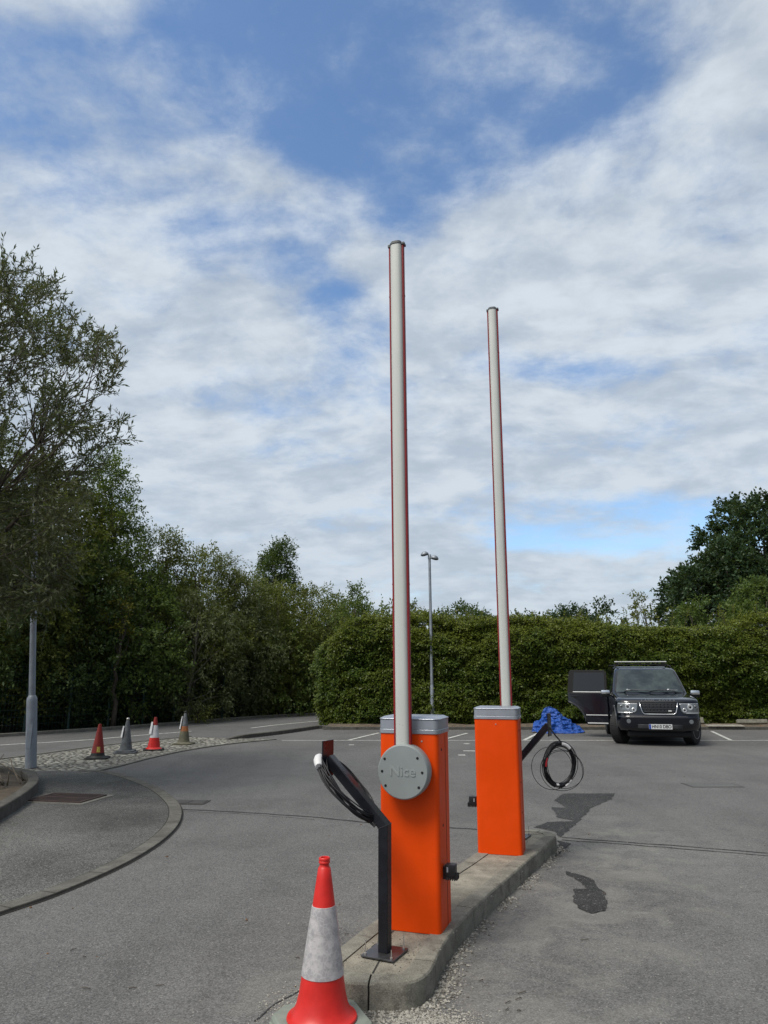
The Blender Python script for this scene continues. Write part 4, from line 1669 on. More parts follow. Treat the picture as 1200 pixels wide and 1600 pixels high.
def woodland_tree(name, label, cat, group, base, height, width, leaf, n_leaf, seed, lsize=0.10, lw=0.5, crown_low=0.25, shape='round', bark='bark', droop=0.3, lobes=26, open_=0.0, trunk_r=None):
    """base (x, y, z); crown built of many leafy sprays set on limbs"""
    rg = np.random.default_rng(seed)
    r = empty(name, base, 0, label, cat, group)
    trunk = MB()
    tr = trunk_r or height * 0.014 + 0.03
    top = Vector((rg.normal() * 0.15, rg.normal() * 0.15, height * 0.86))
    tp_ = limb(trunk, (0, 0, -0.05), top, tr, tr * 0.2, rg, 0.03, 10)
    # lobe centres
    lc, lr = [], []
    z_lo, z_hi = height * crown_low, height
    for i in range(lobes):
        t = (i + rg.random()) / lobes
        z = z_lo + (z_hi - z_lo) * t
        if shape == 'round':
            pr = math.sin(PI * min(0.97, 0.12 + 0.86 * t)) ** 0.6
        elif shape == 'cone':
            pr = (1 - t) ** 0.75 * 1.0 + 0.08
        elif shape == 'column':
            pr = 0.85 * math.sin(PI * min(0.96, 0.2 + 0.76 * t)) ** 0.5
        else:
            pr = 0.9
        a = i * 2.399 + rg.random() * 0.8
        rad = width / 2 * pr * (0.35 + 0.6 * rg.random() ** 0.6)
        c = Vector((math.cos(a) * rad, math.sin(a) * rad, z))
        R_ = width * (0.11 + 0.10 * rg.random()) * (1.0 if t < 0.8 else 0.75)
        c.z = min(c.z, height - R_ * 0.6)
        lc.append(c)
        lr.append(R_)
    for c, R_ in zip(lc, lr):
        k = max(0, min(10, int(10 * (c.z * 0.72 / (height * 0.86)))))
        s_ = tp_[k]
        limb(trunk, s_, c, tr * 0.35 * (1 - 0.5 * c.z / height), 0.008, rg, 0.1, 5)
    trunk.build('trunk', bark, r, smooth=True)
    # sprays: twigs starting inside a lobe, heading out, each carrying leaves
    w = np.array([R_ ** 2 for R_ in lr])
    w /= w.sum()
    per = 14
    ns = n_leaf // per
    ids = rg.choice(len(lc), ns, p=w)
    LC = np.array([tuple(c) for c in lc])[ids]
    LR = np.array(lr)[ids][:, None]
    dirs = rnd_unit(rg, ns)
    out = LC - np.array([0, 0, height * 0.45])
    out[:, 2] *= 0.6
    out /= np.maximum(np.linalg.norm(out, axis=1, keepdims=True), 0.1)
    dirs = dirs + out * 0.55 + np.array([0, 0, 0.18])
    dirs /= np.linalg.norm(dirs, axis=1, keepdims=True)
    rad = LR * (0.45 + 0.65 * rg.random((ns, 1)) ** 0.7)
    start = LC + dirs * rad * np.array([1, 1, 0.85])
    tl_ = (0.25 + 0.35 * rg.random((ns, 1))) * (width / 3.2) ** 0.4
    td = dirs + rg.normal(size=(ns, 3)) * 0.45 + np.array([0, 0, -droop * 0.6])
    td /= np.linalg.norm(td, axis=1, keepdims=True)
    t = np.tile(np.linspace(0, 1, per), (ns, 1))[:, :, None]
    Pp = start[:, None, :] + td[:, None, :] * tl_[:, None, :] * t + np.array([0, 0, -droop]) * (tl_[:, None, :] * t) ** 2
    Pp = Pp + rg.normal(size=(ns, per, 3)) * 0.045
    Pp = Pp.reshape(-1, 3)
    Dd = (np.repeat(td, per, axis=0) * 0.8 + rg.normal(size=(ns * per, 3)) * 0.7 + np.array([0, 0, -droop * 0.7]))
    Nv = rg.normal(size=(ns * per, 3)) * 0.7 + np.array([0, 0, 1.0])
    sz = lsize * rg.uniform(0.65, 1.25, ns * per)
    keep = Pp[:, 2] > 0.05
    leaf_mesh('foliage', Pp[keep], Dd[keep], Nv[keep], sz[keep], sz[keep] * lw, leaf, r)
    return r


# ---- hedge
def build_hedge():
    X0, X1, Yf, depth, H = -2.02, 19.5, 24.55, 1.7, 3.40
    r = empty('hedge', (8, Yf + 0.8, 0.05), 0, 'long dense clipped green hedge along the back of the car park behind the black car', 'hedge')
    o = np.array([8, Yf + 0.8, 0.05])
    rg = np.random.default_rng(21)
    # woody core, an uneven wall well inside the leaves
    nx, nz = 80, 12
    vs, fs = [], []

    def cpt(u, v):   # u along x, v around front-top-back
        X = X0 + 0.45 + (X1 - X0 - 0.9) * u
        per = [(Yf + 0.40, 0.0), (Yf + 0.46, H - 0.45), (Yf + 0.72, H - 0.26), (Yf + depth - 0.4, H - 0.26), (Yf + depth - 0.3, 0.0)]
        s = v * 4
        i = min(3, int(s))
        t = s - i
        y = per[i][0] + (per[i + 1][0] - per[i][0]) * t
        z = per[i][1] + (per[i + 1][1] - per[i][1]) * t
        k = 0.12 * mnoise.noise((X * 1.3, z * 1.3, y))
        z -= (0.8 * max(0, 1 - (X - X0) / 1.6) ** 1.5) * min(1, z / 1.5)
        return (X - o[0], y + k - o[1], z + (k if z > 0.1 else 0) - o[2] + 0.05)
    for i in range(nx + 1):
        for j in range(nz + 1):
            vs.append(cpt(i / nx, j / nz))
    for i in range(nx):
        for j in range(nz):
            a = i * (nz + 1) + j
            fs.append((a, a + 1, a + nz + 2, a + nz + 1))
    fs.append(tuple(range(nz + 1)))
    fs.append(tuple(nx * (nz + 1) + j for j in reversed(range(nz + 1))))
    MB().add(vs, fs).build('branches', 'hedge_core', r, smooth=True)
    # leaf sprays on the surface
    Cs, Ds, Ns = [], [], []
    n_front, n_top, n_end = 22000, 8500, 2600
    per = 9

    def disp(X, Z, q):
        a = mnoise.noise((X * 0.5, Z * 0.7, q)) * 0.42
        a += mnoise.noise((X * 1.7, Z * 3.4, q + 4)) * 0.26
        a += mnoise.noise((X * 4.2, Z * 8.5, q + 9)) * 0.15
        return a

    for kind, n in (('front', n_front), ('top', n_top), ('end', n_end)):
        for _ in range(n):
            if kind == 'front':
                X = rg.uniform(X0 + 0.1, X1)
                if rg.random() < 0.45: X = rg.uniform(X0 + 0.1, 12.8)
                Z = 0.04 + (H - 0.04 - 0.16 * min(1, max(0, (X - 3) / 4))) * rg.random()
                lo = 0.18 if Z < 0.35 else 0.0
                y = Yf + disp(X, Z, 0) + 0.15 * (Z / H) + lo + abs(rg.normal(0, 0.06))
                if X < X0 + 0.6: y += 0.35 * ((X0 + 0.6 - X) / 0.6) ** 2
                if Z > H - 0.5: y += 0.35 * ((Z - H + 0.5) / 0.5) ** 2
                if X < X0 + 1.3 and Z > H - 0.75 * max(0, 1 - (X - X0) / 1.5) ** 2 - 0.05: continue
                p = (X, y, Z)
                d = (rg.normal() * 0.5, -0.75, -0.25 + rg.normal() * 0.3)
            elif kind == 'top':
                X = rg.uniform(X0 + 0.1, X1)
                if rg.random() < 0.35: X = rg.uniform(X0 + 0.1, 12.8)
                v = rg.random()
                hump = -0.75 * max(0, 1 - (X - X0) / 1.5) ** 2 + 0.13 * math.sin(X * 0.55) - 0.10 - 0.16 * min(1, max(0, (X - 3) / 4))
                Z = H + hump + disp(X, v * 1.5, 20) * 0.85 - 0.12 * abs(v - 0.5)
                p = (X, Yf + 0.25 + v * (depth - 0.4), Z)
                d = (rg.normal() * 0.45, -0.25 + rg.normal() * 0.4, 0.75)
            else:
                Z = 0.05 + (H - 0.3) * rg.random()
                v = rg.random()
                if Z > H - 0.7: continue
                p = (X0 + 0.05 - disp(v * 2, Z, 40) * 1.1 - 0.25 * math.sin(PI * Z / H) + 0.25 + 0.35 * (Z / H) ** 4, Yf + 0.25 + v * (depth - 0.3), Z)
                d = (-0.8, rg.normal() * 0.4, -0.1 + rg.normal() * 0.3)
            d = Vector(d).normalized()
            L = rg.uniform(0.12, 0.26)
            sag = -0.5
            for k in range(per):
                t = (k + rg.random()) / per
                q = (p[0] + d.x * L * t + rg.normal() * 0.028, p[1] + d.y * L * t + rg.normal() * 0.028, p[2] + d.z * L * t + sag * (L * t) ** 2 + rg.normal() * 0.028)
                if q[2] < 0.02: continue
                Cs.append(q)
                Ds.append((d.x + rg.normal() * 0.8, d.y + rg.normal() * 0.55, d.z - 0.35 + rg.normal() * 0.5))
                Ns.append((rg.normal() * 0.5, -0.55 + rg.normal() * 0.4, 0.9))
    Cs = np.array(Cs) - o
    sz = 0.070 * rg.uniform(0.7, 1.3, len(Cs))
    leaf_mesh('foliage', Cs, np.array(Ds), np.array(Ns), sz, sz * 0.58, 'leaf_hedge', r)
    # long shoots standing out of the clipped top
    Cs, Ds, Ns = [], [], []
    tw = MB()
    spots = [(555, 4.2, 9), (570, 4.05, 6), (648, 3.98, 5), (742, 3.9, 3)]
    for _ in range(210):
        X = rg.uniform(X0 + 0.3, X1 - 0.2)
        h = rg.uniform(0.12, 0.46) * (1.5 if 8 < X < 13 else 1)
        b = np.array([X, Yf + rg.uniform(0.3, 1.3), H - 0.1])
        e = b + np.array([rg.normal() * 0.12, rg.normal() * 0.1, h + 0.1])
        tw.tube([b - o, e - o], 0.006, 4)
        for k in range(int(12 + h * 40)):
            t = rg.random()
            Cs.append(b + (e - b) * t + rg.normal(size=3) * 0.02)
            Ds.append((rg.normal(), rg.normal(), 0.6))
            Ns.append(rg.normal(size=3))
    tag(tw.build('shoots', 'bark', r), kind='stuff')
    Cs = np.array(Cs) - o
    sz = 0.08 * rg.uniform(0.7, 1.2, len(Cs))
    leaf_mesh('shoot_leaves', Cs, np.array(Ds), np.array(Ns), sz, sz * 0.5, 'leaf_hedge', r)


build_hedge()

# ---- woodland behind the fence (left)
GW = 'trees of the woodland behind the mesh fence'
WOOD = [
    # px, Y, height, width, leaf, shape, label, cat-low, leafsize, leafwidth, droop
    (-70, 21.5, 8.8, 4.4, 'leaf_dark', 'round', 'dark tree at the far left edge behind the lamp post', 0.12, 0.10, 0.45, 0.3),
    (25, 22.5, 8.3, 4.0, 'leaf_olive', 'round', 'olive green tree directly behind the lamp post', 0.10, 0.10, 0.5, 0.3),
    (95, 24.5, 8.0, 3.6, 'leaf_olive', 'round', 'brownish olive tree between the lamp post and the pointed tree', 0.12, 0.10, 0.45, 0.4),
    (152, 25.5, 9.2, 4.2, 'leaf_mid', 'cone', 'tall pointed green tree with the highest top above the fence', 0.10, 0.095, 0.45, 0.15),
    (118, 23.6, 5.6, 3.3, 'leaf_dark', 'round', 'low dark green tree in front of the tall pointed tree', 0.08, 0.10, 0.5, 0.3),
    (248, 27.5, 7.0, 3.0, 'leaf_olive', 'cone', 'slim olive tree with narrow top right of the tall pointed tree', 0.10, 0.09, 0.45, 0.2),
    (212, 25.6, 5.4, 3.6, 'leaf_mid', 'round', 'mid green spreading tree above the red and white small cone', 0.10, 0.10, 0.5, 0.35),
    (300, 28.5, 6.3, 3.8, 'leaf_olive', 'round', 'round olive tree above the khaki cone', 0.10, 0.10, 0.45, 0.3),
    (345, 29.5, 6.1, 3.4, 'leaf_silver', 'round', 'silvery willow like tree left of the slender dark tree', 0.10, 0.11, 0.3, 0.6),
    (300, 26.6, 4.4, 3.0, 'leaf_silver', 'round', 'low grey green tree drooping over the fence above the khaki cone', 0.06, 0.11, 0.3, 0.7),
    (385, 31.0, 5.6, 3.8, 'leaf_olive', 'round', 'olive tree just below and left of the slender dark tree', 0.08, 0.10, 0.45, 0.3),
    (372, 29.4, 4.3, 3.2, 'leaf_silver', 'round', 'low silver leaved tree drooping over the middle of the fence', 0.06, 0.11, 0.3, 0.7),
    (440, 32.5, 5.4, 4.4, 'leaf_olive', 'round', 'broad olive tree below the slender dark tree', 0.08, 0.10, 0.45, 0.3),
    (430, 35.5, 7.95, 2.3, 'leaf_dark', 'column', 'slender dark round-topped tree standing above its neighbours', 0.5, 0.10, 0.5, 0.1),
    (492, 33.0, 5.2, 4.2, 'leaf_olive', 'round', 'olive tree next to the left end of the hedge', 0.06, 0.10, 0.45, 0.3),
    (440, 31.0, 3.6, 3.4, 'leaf_mid', 'round', 'low green tree by the fence end near the hedge', 0.05, 0.10, 0.5, 0.3),
    (530, 34.0, 4.9, 4.0, 'leaf_mid', 'round', 'green tree partly behind the left end of the hedge', 0.06, 0.10, 0.5, 0.3),
]
for i, (px, Y, h, w, lf, shp, lab, low, ls, lw_, dr_) in enumerate(WOOD):
    X = (px - 600) / F_PX * Y * 0.985
    nl = int(900 * w * h * (0.95 if shp == 'cone' else 1.0))
    ls *= 1.15
    woodland_tree('woodland_tree', lab, 'tree', GW, (X, Y, 0.0), h, w, lf, nl, 100 + i, ls, lw_, low, shp, 'bark' if i % 3 else 'bark_pale', dr_, 34 if shp != 'column' else 22)

# the wood goes on behind as one mass
def far_wood():
    rg = np.random.default_rng(61)
    n = 60000
    u = rg.random(n)
    px = -260 + 900 * u
    Yb = np.interp(px, [-260, 0, 250, 500, 640], [24, 27.5, 32, 39, 41]) + rg.random(n) * 2.5
    X = (px - 600) / F_PX * Yb
    ht = np.interp(px, [-260, 40, 180, 260, 380, 500, 640], [8.0, 7.6, 7.0, 5.4, 4.8, 4.4, 4.2]) + 0.6 * np.sin(px * 0.05) + 0.35 * np.sin(px * 0.13 + 1)
    Z = ht * rg.random(n) ** 0.8
    C_ = np.stack([X, Yb, Z], 1)
    D_ = rg.normal(size=(n, 3)) + np.array([0, 0, -0.2])
    N_ = rg.normal(size=(n, 3)) + np.array([0, -0.4, 0.7])
    sz = 0.24 * rg.uniform(0.7, 1.3, n)
    o_ = leaf_mesh('far_wood', C_, D_, N_, sz, sz * 0.6, 'leaf_dark')
    tag(o_, 'dark mass of the wood continuing behind the trees along the fence', kind='stuff')


far_wood()

# undergrowth at the fence foot
GU = 'bushes in the undergrowth behind the mesh fence'
us = [(-110, 20.9, 2.6, 3.2), (-20, 21.9, 2.9, 3.4), (60, 23.6, 2.7, 3.2), (140, 25.0, 2.6, 3.0), (205, 26.3, 2.5, 3.0), (262, 27.6, 2.5, 3.0), (318, 29.2, 2.4, 3.2), (368, 31.0, 2.6, 3.4), (420, 32.6, 2.6, 3.4), (478, 33.6, 2.8, 3.6), (535, 34.5, 3.0, 4.0)]
names_u = ['dark bush at the far left end of the fence', 'dark bush behind the fence left of the lamp post', 'dark bush behind the fence right of the lamp post',
           'dark bush behind the fence above the dark red cone', 'dark bush behind the fence above the grey cone', 'dark bush behind the fence above the khaki cone',
           'dark bush behind the fence just right of the khaki cone', 'dark bush behind the middle of the far fence run', 'dark bush behind the fence below the slender tree',
           'dark bush behind the fence beside the hedge end', 'dark bush hidden largely behind the hedge end']
for i, (px, Y, h, w) in enumerate(us):
    X = (px - 600) / F_PX * Y
    woodland_tree('bush', names_u[i], 'bush', GU, (X, Y + 0.6, 0.0), h, w, 'leaf_dark', 12000, 300 + i, 0.12, 0.55, 0.03, 'round', 'bark', 0.2, 22)
# small pale shrubs poking at the fence foot and a yellow-leaved sapling
p = at(303, 1131)
woodland_tree('shrub', 'small pale green shrub growing at the fence foot behind the khaki cone', 'shrub', None, (p[0], p[1] + 0.2, 0), 0.7, 0.9, 'leaf_olive', 700, 340, 0.07, 0.5, 0.05, 'round', 'bark', 0.1, 10)
pY = 24.2
woodland_tree('sapling', 'small bright yellow leaved sapling branch showing among the dark trees', 'tree', None, ((192 - 600) / F_PX * 23.5, 23.55, 0), 4.1, 1.0, 'leaf_yellow', 900, 341, 0.09, 0.5, 0.70, 'round', 'bark', 0.2, 9)

# thin stems seen through the fence
STEM = ['bare thin tree behind the fence just left of the lamp post', 'bare thin tree behind the fence immediately right of the lamp post', 'bare forked tree behind the fence left of the dark red cone',
        'bare thin tree behind the fence above the dark red cone', 'bare thin tree behind the fence close above the dark red cone tip', 'bare thin tree behind the fence above the red and white small cone',
        'bare thin tree behind the fence above the khaki cone', 'pale bare tree behind the far fence run, left of a close pair', 'pale bare tree touching another in the middle of the far fence run',
        'pale bare tree behind the far fence nearer the hedge, left of the last pair', 'pale bare tree behind the far fence, the last before the hedge']
rg = np.random.default_rng(5)
for k, px in enumerate([20, 60, 130, 128, 136, 250, 290, 415, 425, 452, 457]):
    Y = float(np.interp(px, [0, 250, 500], [22.3, 26.2, 33.0]))
    X = (px - 600) / F_PX * Y
    t = empty('young_tree', (X, Y, 0), 0, STEM[k], 'tree', 'thin bare young trees behind the fence')
    m_ = MB()
    limb(m_, (0, 0, -0.05), (rg.normal() * 0.25, rg.normal() * 0.2, 2.6), 0.035, 0.02, rg, 0.06, 6)
    limb(m_, (0, 0, 0.4), (rg.normal() * 0.4, 0.1, 2.2), 0.02, 0.01, rg, 0.06, 5)
    m_.build('trunk', 'bark_pale', t, smooth=True)

# ---- trees beyond the hedge
GB = 'trees beyond the hedge'
BACK = [
    (1205, 40, 11.1, 6.2, 'leaf_far', 'round', 'tallest dark tree at the right edge beyond the hedge', 0.25, 0.22, 15000, 30),
    (1098, 41, 7.2, 4.4, 'leaf_far', 'round', 'lower dark tree sloping down left of the tallest tree', 0.2, 0.2, 9000, 24),
    (1145, 38, 8.3, 4.8, 'leaf_far', 'round', 'middle dark tree in front of the tallest tree', 0.2, 0.2, 10000, 26),
    (1195, 31, 5.4, 2.9, 'leaf_mid', 'round', 'lighter green round tree above the hedge at the right edge', 0.2, 0.13, 6000, 20),
    (1082, 31, 4.65, 2.0, 'leaf_mid', 'round', 'small pale bush top showing over the hedge above the black car', 0.2, 0.12, 2200, 14),
    (1000, 30, 4.85, 1.0, 'leaf_olive', 'cone', 'wispy upright shoot standing over the hedge right of middle', 0.4, 0.10, 420, 10),
    (952, 31, 4.65, 1.5, 'leaf_far', 'round', 'small dark tufted treetop over the hedge above the open car door', 0.5, 0.12, 800, 10),
    (905, 36, 4.55, 3.6, 'leaf_far', 'round', 'low rounded treetop over the hedge right of the far barrier arm', 0.3, 0.14, 5000, 18),
    (825, 48, 5.1, 5.0, 'leaf_far', 'round', 'distant low treetop over the hedge between the barrier arms and the car', 0.3, 0.2, 5000, 18),
    (722, 34, 4.5, 3.4, 'leaf_dark', 'round', 'dark treetop over the hedge between the two barrier arms', 0.3, 0.12, 5200, 18),
    (760, 42, 4.75, 4.0, 'leaf_far', 'round', 'distant dark treetop behind the far barrier arm', 0.3, 0.16, 4000, 18),
    (558, 27.5, 4.75, 1.7, 'leaf_mid', 'cone', 'feathery pointed sapling over the hedge left of the near barrier arm', 0.35, 0.09, 1700, 16),
    (648, 33, 5.0, 0.9, 'leaf_silver', 'cone', 'thin pale sapling top beside the twin headed lamp post', 0.45, 0.10, 500, 8),
    (600, 34, 4.55, 4.5, 'leaf_mid', 'round', 'broad green tree behind the hedge at the near barrier arm', 0.2, 0.13, 5200, 20),
]
for i, (px, Y, h, w, lf, shp, lab, low, ls, nl, lb) in enumerate(BACK):
    X = (px - 600) / F_PX * Y * 0.99
    woodland_tree('background_tree', lab, 'tree', GB, (X, Y, 0.0), h, w, lf, int(nl * 2.6), 500 + i, ls, 0.6, low, shp, 'bark', 0.12, lb)


# ---- willow at the left, in the planted bed
def willow():
    rg = np.random.default_rng(77)
    base = Vector((-7.7, 11.2, 0.08))
    r = empty('willow_tree', base, 0, 'large grey green willow with narrow leaves and open crown at the left edge', 'tree')
    wood = MB()
    tips = []

    def grow(p, d, L, rad, lvl):
        n = 5 if lvl < 2 else 4
        pts = [p]
        q = p
        dd = d.copy()
        for i in range(n):
            dd = (dd + Vector(rg.normal(size=3)) * 0.10 + Vector((0, 0, 0.03 if lvl < 3 else -0.02))).normalized()
            q = q + dd * L / n
            pts.append(q)
        rs = [rad * (1 - 0.45 * i / n) for i in range(n + 1)]
        wood.tube(pts, rs, 8 if lvl < 2 else 5)
        if lvl >= 3:
            for q_ in pts[1:]:
                tips.append((q_, dd.copy()))
            if lvl >= 4: return
        nb = [4, 4, 4, 3][lvl] if lvl < 4 else 0
        for k in range(nb):
            t = 0.35 + 0.65 * (k + 0.6) / nb
            i = min(n, int(t * n))
            s_ = pts[i]
            ax = Vector(rg.normal(size=3))
            ax = (ax - dd * ax.dot(dd)).normalized()
            ang = math.radians(rg.uniform(24, 58))
            nd = (dd * math.cos(ang) + ax * math.sin(ang)).normalized()
            grow(s_, nd, L * rg.uniform(0.55, 0.78), rs[min(i, n)] * 0.62, lvl + 1)
        grow(pts[-1], dd, L * 0.66, rs[-1] * 0.9, lvl + 1)

    # bole and main limbs, then a branch to the root of every leafy clump
    wood.tube([Vector((0, 0, -0.1)), Vector((0.03, 0, 1.0)), Vector((0.1, 0.05, 2.0))], [0.19, 0.16, 0.14], 12)
    mains = []
    for (d, L, rad) in [((1.0, -0.1, 1.05), 3.6, 0.075), ((0.45, 0.2, 1.0), 4.6, 0.085), ((1.0, 0.25, 0.62), 3.4, 0.06), ((-0.4, 0.2, 1.0), 4.0, 0.08), ((0.2, 0.5, 0.9), 3.6, 0.06),
                        ((0.3, -0.5, 0.9), 3.4, 0.06), ((0.15, -0.1, 1.0), 5.2, 0.08), ((-0.8, -0.2, 0.8), 3.2, 0.06), ((0.75, -0.35, 0.9), 3.6, 0.06)]:
        d = Vector(d).normalized()
        mains.append(limb(wood, (0.09, 0.05, 1.9), Vector((0.09, 0.05, 1.9)) + d * L * 0.86, rad, rad * 0.3, rg, 0.05, 12))
    SIL = [(-260, 430), (-120, 385), (-30, 350), (5, 372), (30, 405), (52, 384), (66, 425), (98, 425), (108, 470), (140, 478), (150, 505), (176, 512), (190, 540), (206, 575), (184, 592),
           (188, 636), (226, 680), (214, 706), (180, 690), (176, 730), (150, 752), (140, 800), (128, 850), (125, 915), (88, 958), (45, 975), (-60, 990), (-260, 990)]

    def insil(x, y):
        c = False
        n = len(SIL)
        for k in range(n):
            x0, y0 = SIL[k]
            x1, y1 = SIL[(k + 1) % n]
            if (y0 > y) != (y1 > y) and x < (x1 - x0) * (y - y0) / (y1 - y0) + x0: c = not c
        return c
    KP = F_PX * math.cos(TILT)

    def proj(q):
        X, Y, Z = q[0] + base.x, q[1] + base.y, q[2] + base.z - EYE
        D_ = Y * math.cos(TILT) + Z * math.sin(TILT)
        return CX + F_PX * X / D_, CY - F_PX * (-Y * math.sin(TILT) + Z * math.cos(TILT)) / D_
    Cs, Ds, Ns = [], [], []
    twigs = MB()
    nt = tot = 0
    while tot < 330:
        x, y = rg.uniform(-200, 215), rg.uniform(380, 960)
        if not insil(x + 14, y) or not insil(x, y - 14): continue
        if y > 700 and rg.random() < 0.25: y = rg.uniform(700, 950)
        if not insil(x + 10, y): continue
        Y = base.y + rg.normal() * (1.15 if y < 800 else 0.8)
        q0 = atY(x, y, Y)
        c = q0 - base
        tot += 1
        # nearest point on a main limb, biased below the clump
        best, bd = None, 1e9
        for mm in mains:
            for pnt in mm[2:]:
                dd_ = (pnt - c).length + (0.8 if pnt.z > c.z - 0.1 else 0)
                if dd_ < bd: best, bd = pnt, dd_
        limb(wood, best, c, 0.012, 0.005, rg, 0.16, 6)
        outw = (c - Vector((0.1, 0, 3.4)))
        outw = outw.normalized()
        ntw = 11 if y < 720 else 15
        for _ in range(ntw):
            dd = np.array(outw) * 0.7 + rg.normal(size=3) * 0.75 + np.array([0, 0, 0.28 if y < 740 else -0.15])
            dd /= np.linalg.norm(dd)
            L = rg.uniform(0.22, 0.52)
            q = np.array(c) + rg.normal(size=3) * 0.10
            e = q + dd * L + np.array([0, 0, -0.10 * L])
            ex_, ey_ = proj(q + dd * (L * 0.75))
            if not insil(ex_, ey_) and rg.random() < 0.98: continue
            twigs.tube([q, (q + e) / 2 + np.array([0, 0, 0.03 * L]), e], [0.004, 0.003, 0.0015], 3)
            nt += 1
            nL = int(L * 46)
            for k in range(nL):
                t = (k + rg.random()) / nL
                Cs.append(q + (e - q) * t + np.array([0, 0, 0.03 * L * math.sin(PI * t)]))
                Ds.append(dd * 0.95 + rg.normal(size=3) * 0.5 + np.array([0, 0, -0.08]))
                Ns.append(rg.normal(size=3) + np.array([0, 0, 0.4]))
    print('WILLOW tips', tot, 'twigs', nt, 'leaves', len(Cs))
    wood.build('trunk', 'bark', r, smooth=True)
    twigs.build('twigs', 'bark', r)
    Cs = np.array(Cs)
    sz = 0.098 * rg.uniform(0.65, 1.2, len(Cs))
    leaf_mesh('foliage', Cs, np.array(Ds), np.array(Ns), sz, sz * 0.24, 'leaf_willow', r)


willow()

# ---- things lying in the bed at the left edge
g = empty('stick_bundle', (-5.62, 10.9, 0.10), 0, 'bundle of bare cut sticks leaning in the kerbed bed at the left edge', 'sticks')
rg = np.random.default_rng(9)
mb = MB()
for k in range(26):
    a = Vector((rg.uniform(-0.5, 0.35), rg.uniform(-0.5, 0.6), 0.02))
    b = a + Vector((rg.uniform(-0.6, 0.1), rg.uniform(-0.3, 0.3), rg.uniform(0.05, 0.4)))
    limb(mb, a, b, 0.012, 0.006, rg, 0.05, 3)
mb.build('stick', 'stick', g, smooth=True)
g2 = MB()
vs, fs = [], []
for j in range(9):
    for i in range(13):
        u, v = i / 12, j / 8
        a = u * 2 * PI
        R_ = (0.17 * math.sin(PI * (0.12 + 0.88 * v)) + 0.02) * (1 + 0.35 * mnoise.noise((math.cos(a) * 2, math.sin(a) * 2, v * 3)))
        vs.append((R_ * math.cos(a), R_ * math.sin(a), 0.42 * (1 - v)))
for j in range(8):
    for i in range(12):
        fs.append((j * 13 + i, j * 13 + i + 1, (j + 1) * 13 + i + 1, (j + 1) * 13 + i))
o = g2.add(vs, fs).build('crumpled_netting', 'pink_tape', None, smooth=True)
o.location = (-6.02, 11.1, 0.30)
tag(o, 'crumpled faded pink plastic netting on the sticks at the left edge', 'netting')


# ================================================================== TARPAULIN
def tarp():
    c = Vector(at(872, 1146))
    vs, fs = [], []
    nr, na = 34, 110
    foot = lambda a: (0.70 * abs(math.cos(a)) ** 0.9 * (1.0 if math.cos(a) > 0 else 0.93) + 0.12, 0.40)
    pk = Vector((-0.28, 0.05))
    for j in range(nr + 1):
        t = j / nr
        for i in range(na):
            a = 2 * PI * i / na
            ex = Vector((0.78 * math.cos(a), 0.42 * math.sin(a)))
            ex *= 1 + 0.12 * mnoise.noise((math.cos(a) * 2.2, math.sin(a) * 2.2, 2))
            q = pk.lerp(ex, t)
            h = 0.50 * (1 - t) ** 1.0
            h += 0.22 * math.exp(-((q.x + 0.24) ** 2) / 0.055 - ((q.y - 0.05) ** 2) / 0.04)
            h += 0.20 * math.exp(-((q.x - 0.06) ** 2) / 0.07 - (q.y ** 2) / 0.06)
            h += 0.14 * math.exp(-((q.x + 0.60) ** 2) / 0.02 - (q.y ** 2) / 0.05)
            h += 0.10 * math.exp(-((q.x - 0.55) ** 2) / 0.05 - (q.y ** 2) / 0.05)
            # drawn folds running down from the peak, and sharper crumples
            wob = mnoise.noise((q.x * 3, q.y * 3, 0)) * 1.6
            fold = abs(math.sin(a * 5.5 + wob * 2 + t * 2))
            f1 = mnoise.noise((q.x * 3.2, q.y * 3.2, h * 4))
            f2 = 1 - abs(mnoise.noise((q.x * 3.6 + 3, q.y * 3.6 + h * 3, h * 3))) * 2.6
            f3 = 1 - abs(mnoise.noise((q.x * 12 + 3, q.y * 12 + h * 7, h * 9))) * 2.6
            k = (0.09 * f1 + 0.050 * f2 + 0.012 * f3 - 0.045 * fold) * min(1, (1 - t) * 4 + 0.08)
            d = Vector((q.x - pk.x, q.y - pk.y))
            d = d.normalized() if d.length > 1e-4 else Vector((0, 0))
            z = max(0.006, (h + k * 0.9) * 0.92)
            vs.append((q.x + d.x * k * 0.6, q.y + d.y * k * 0.6, z))
    for j in range(nr):
        for i in range(na):
            i2 = (i + 1) % na
            fs.append((j * na + i, (j + 1) * na + i, (j + 1) * na + i2, j * na + i2))
    o = MB().add(vs, fs).build('tarpaulin', 'tarp_blue', None, smooth=True)
    o.location = (c.x + 0.08, c.y + 0.30, 0.0)
    tag(o, 'crumpled bright blue tarpaulin heaped on the tarmac left of the open car door', 'tarpaulin')


tarp()

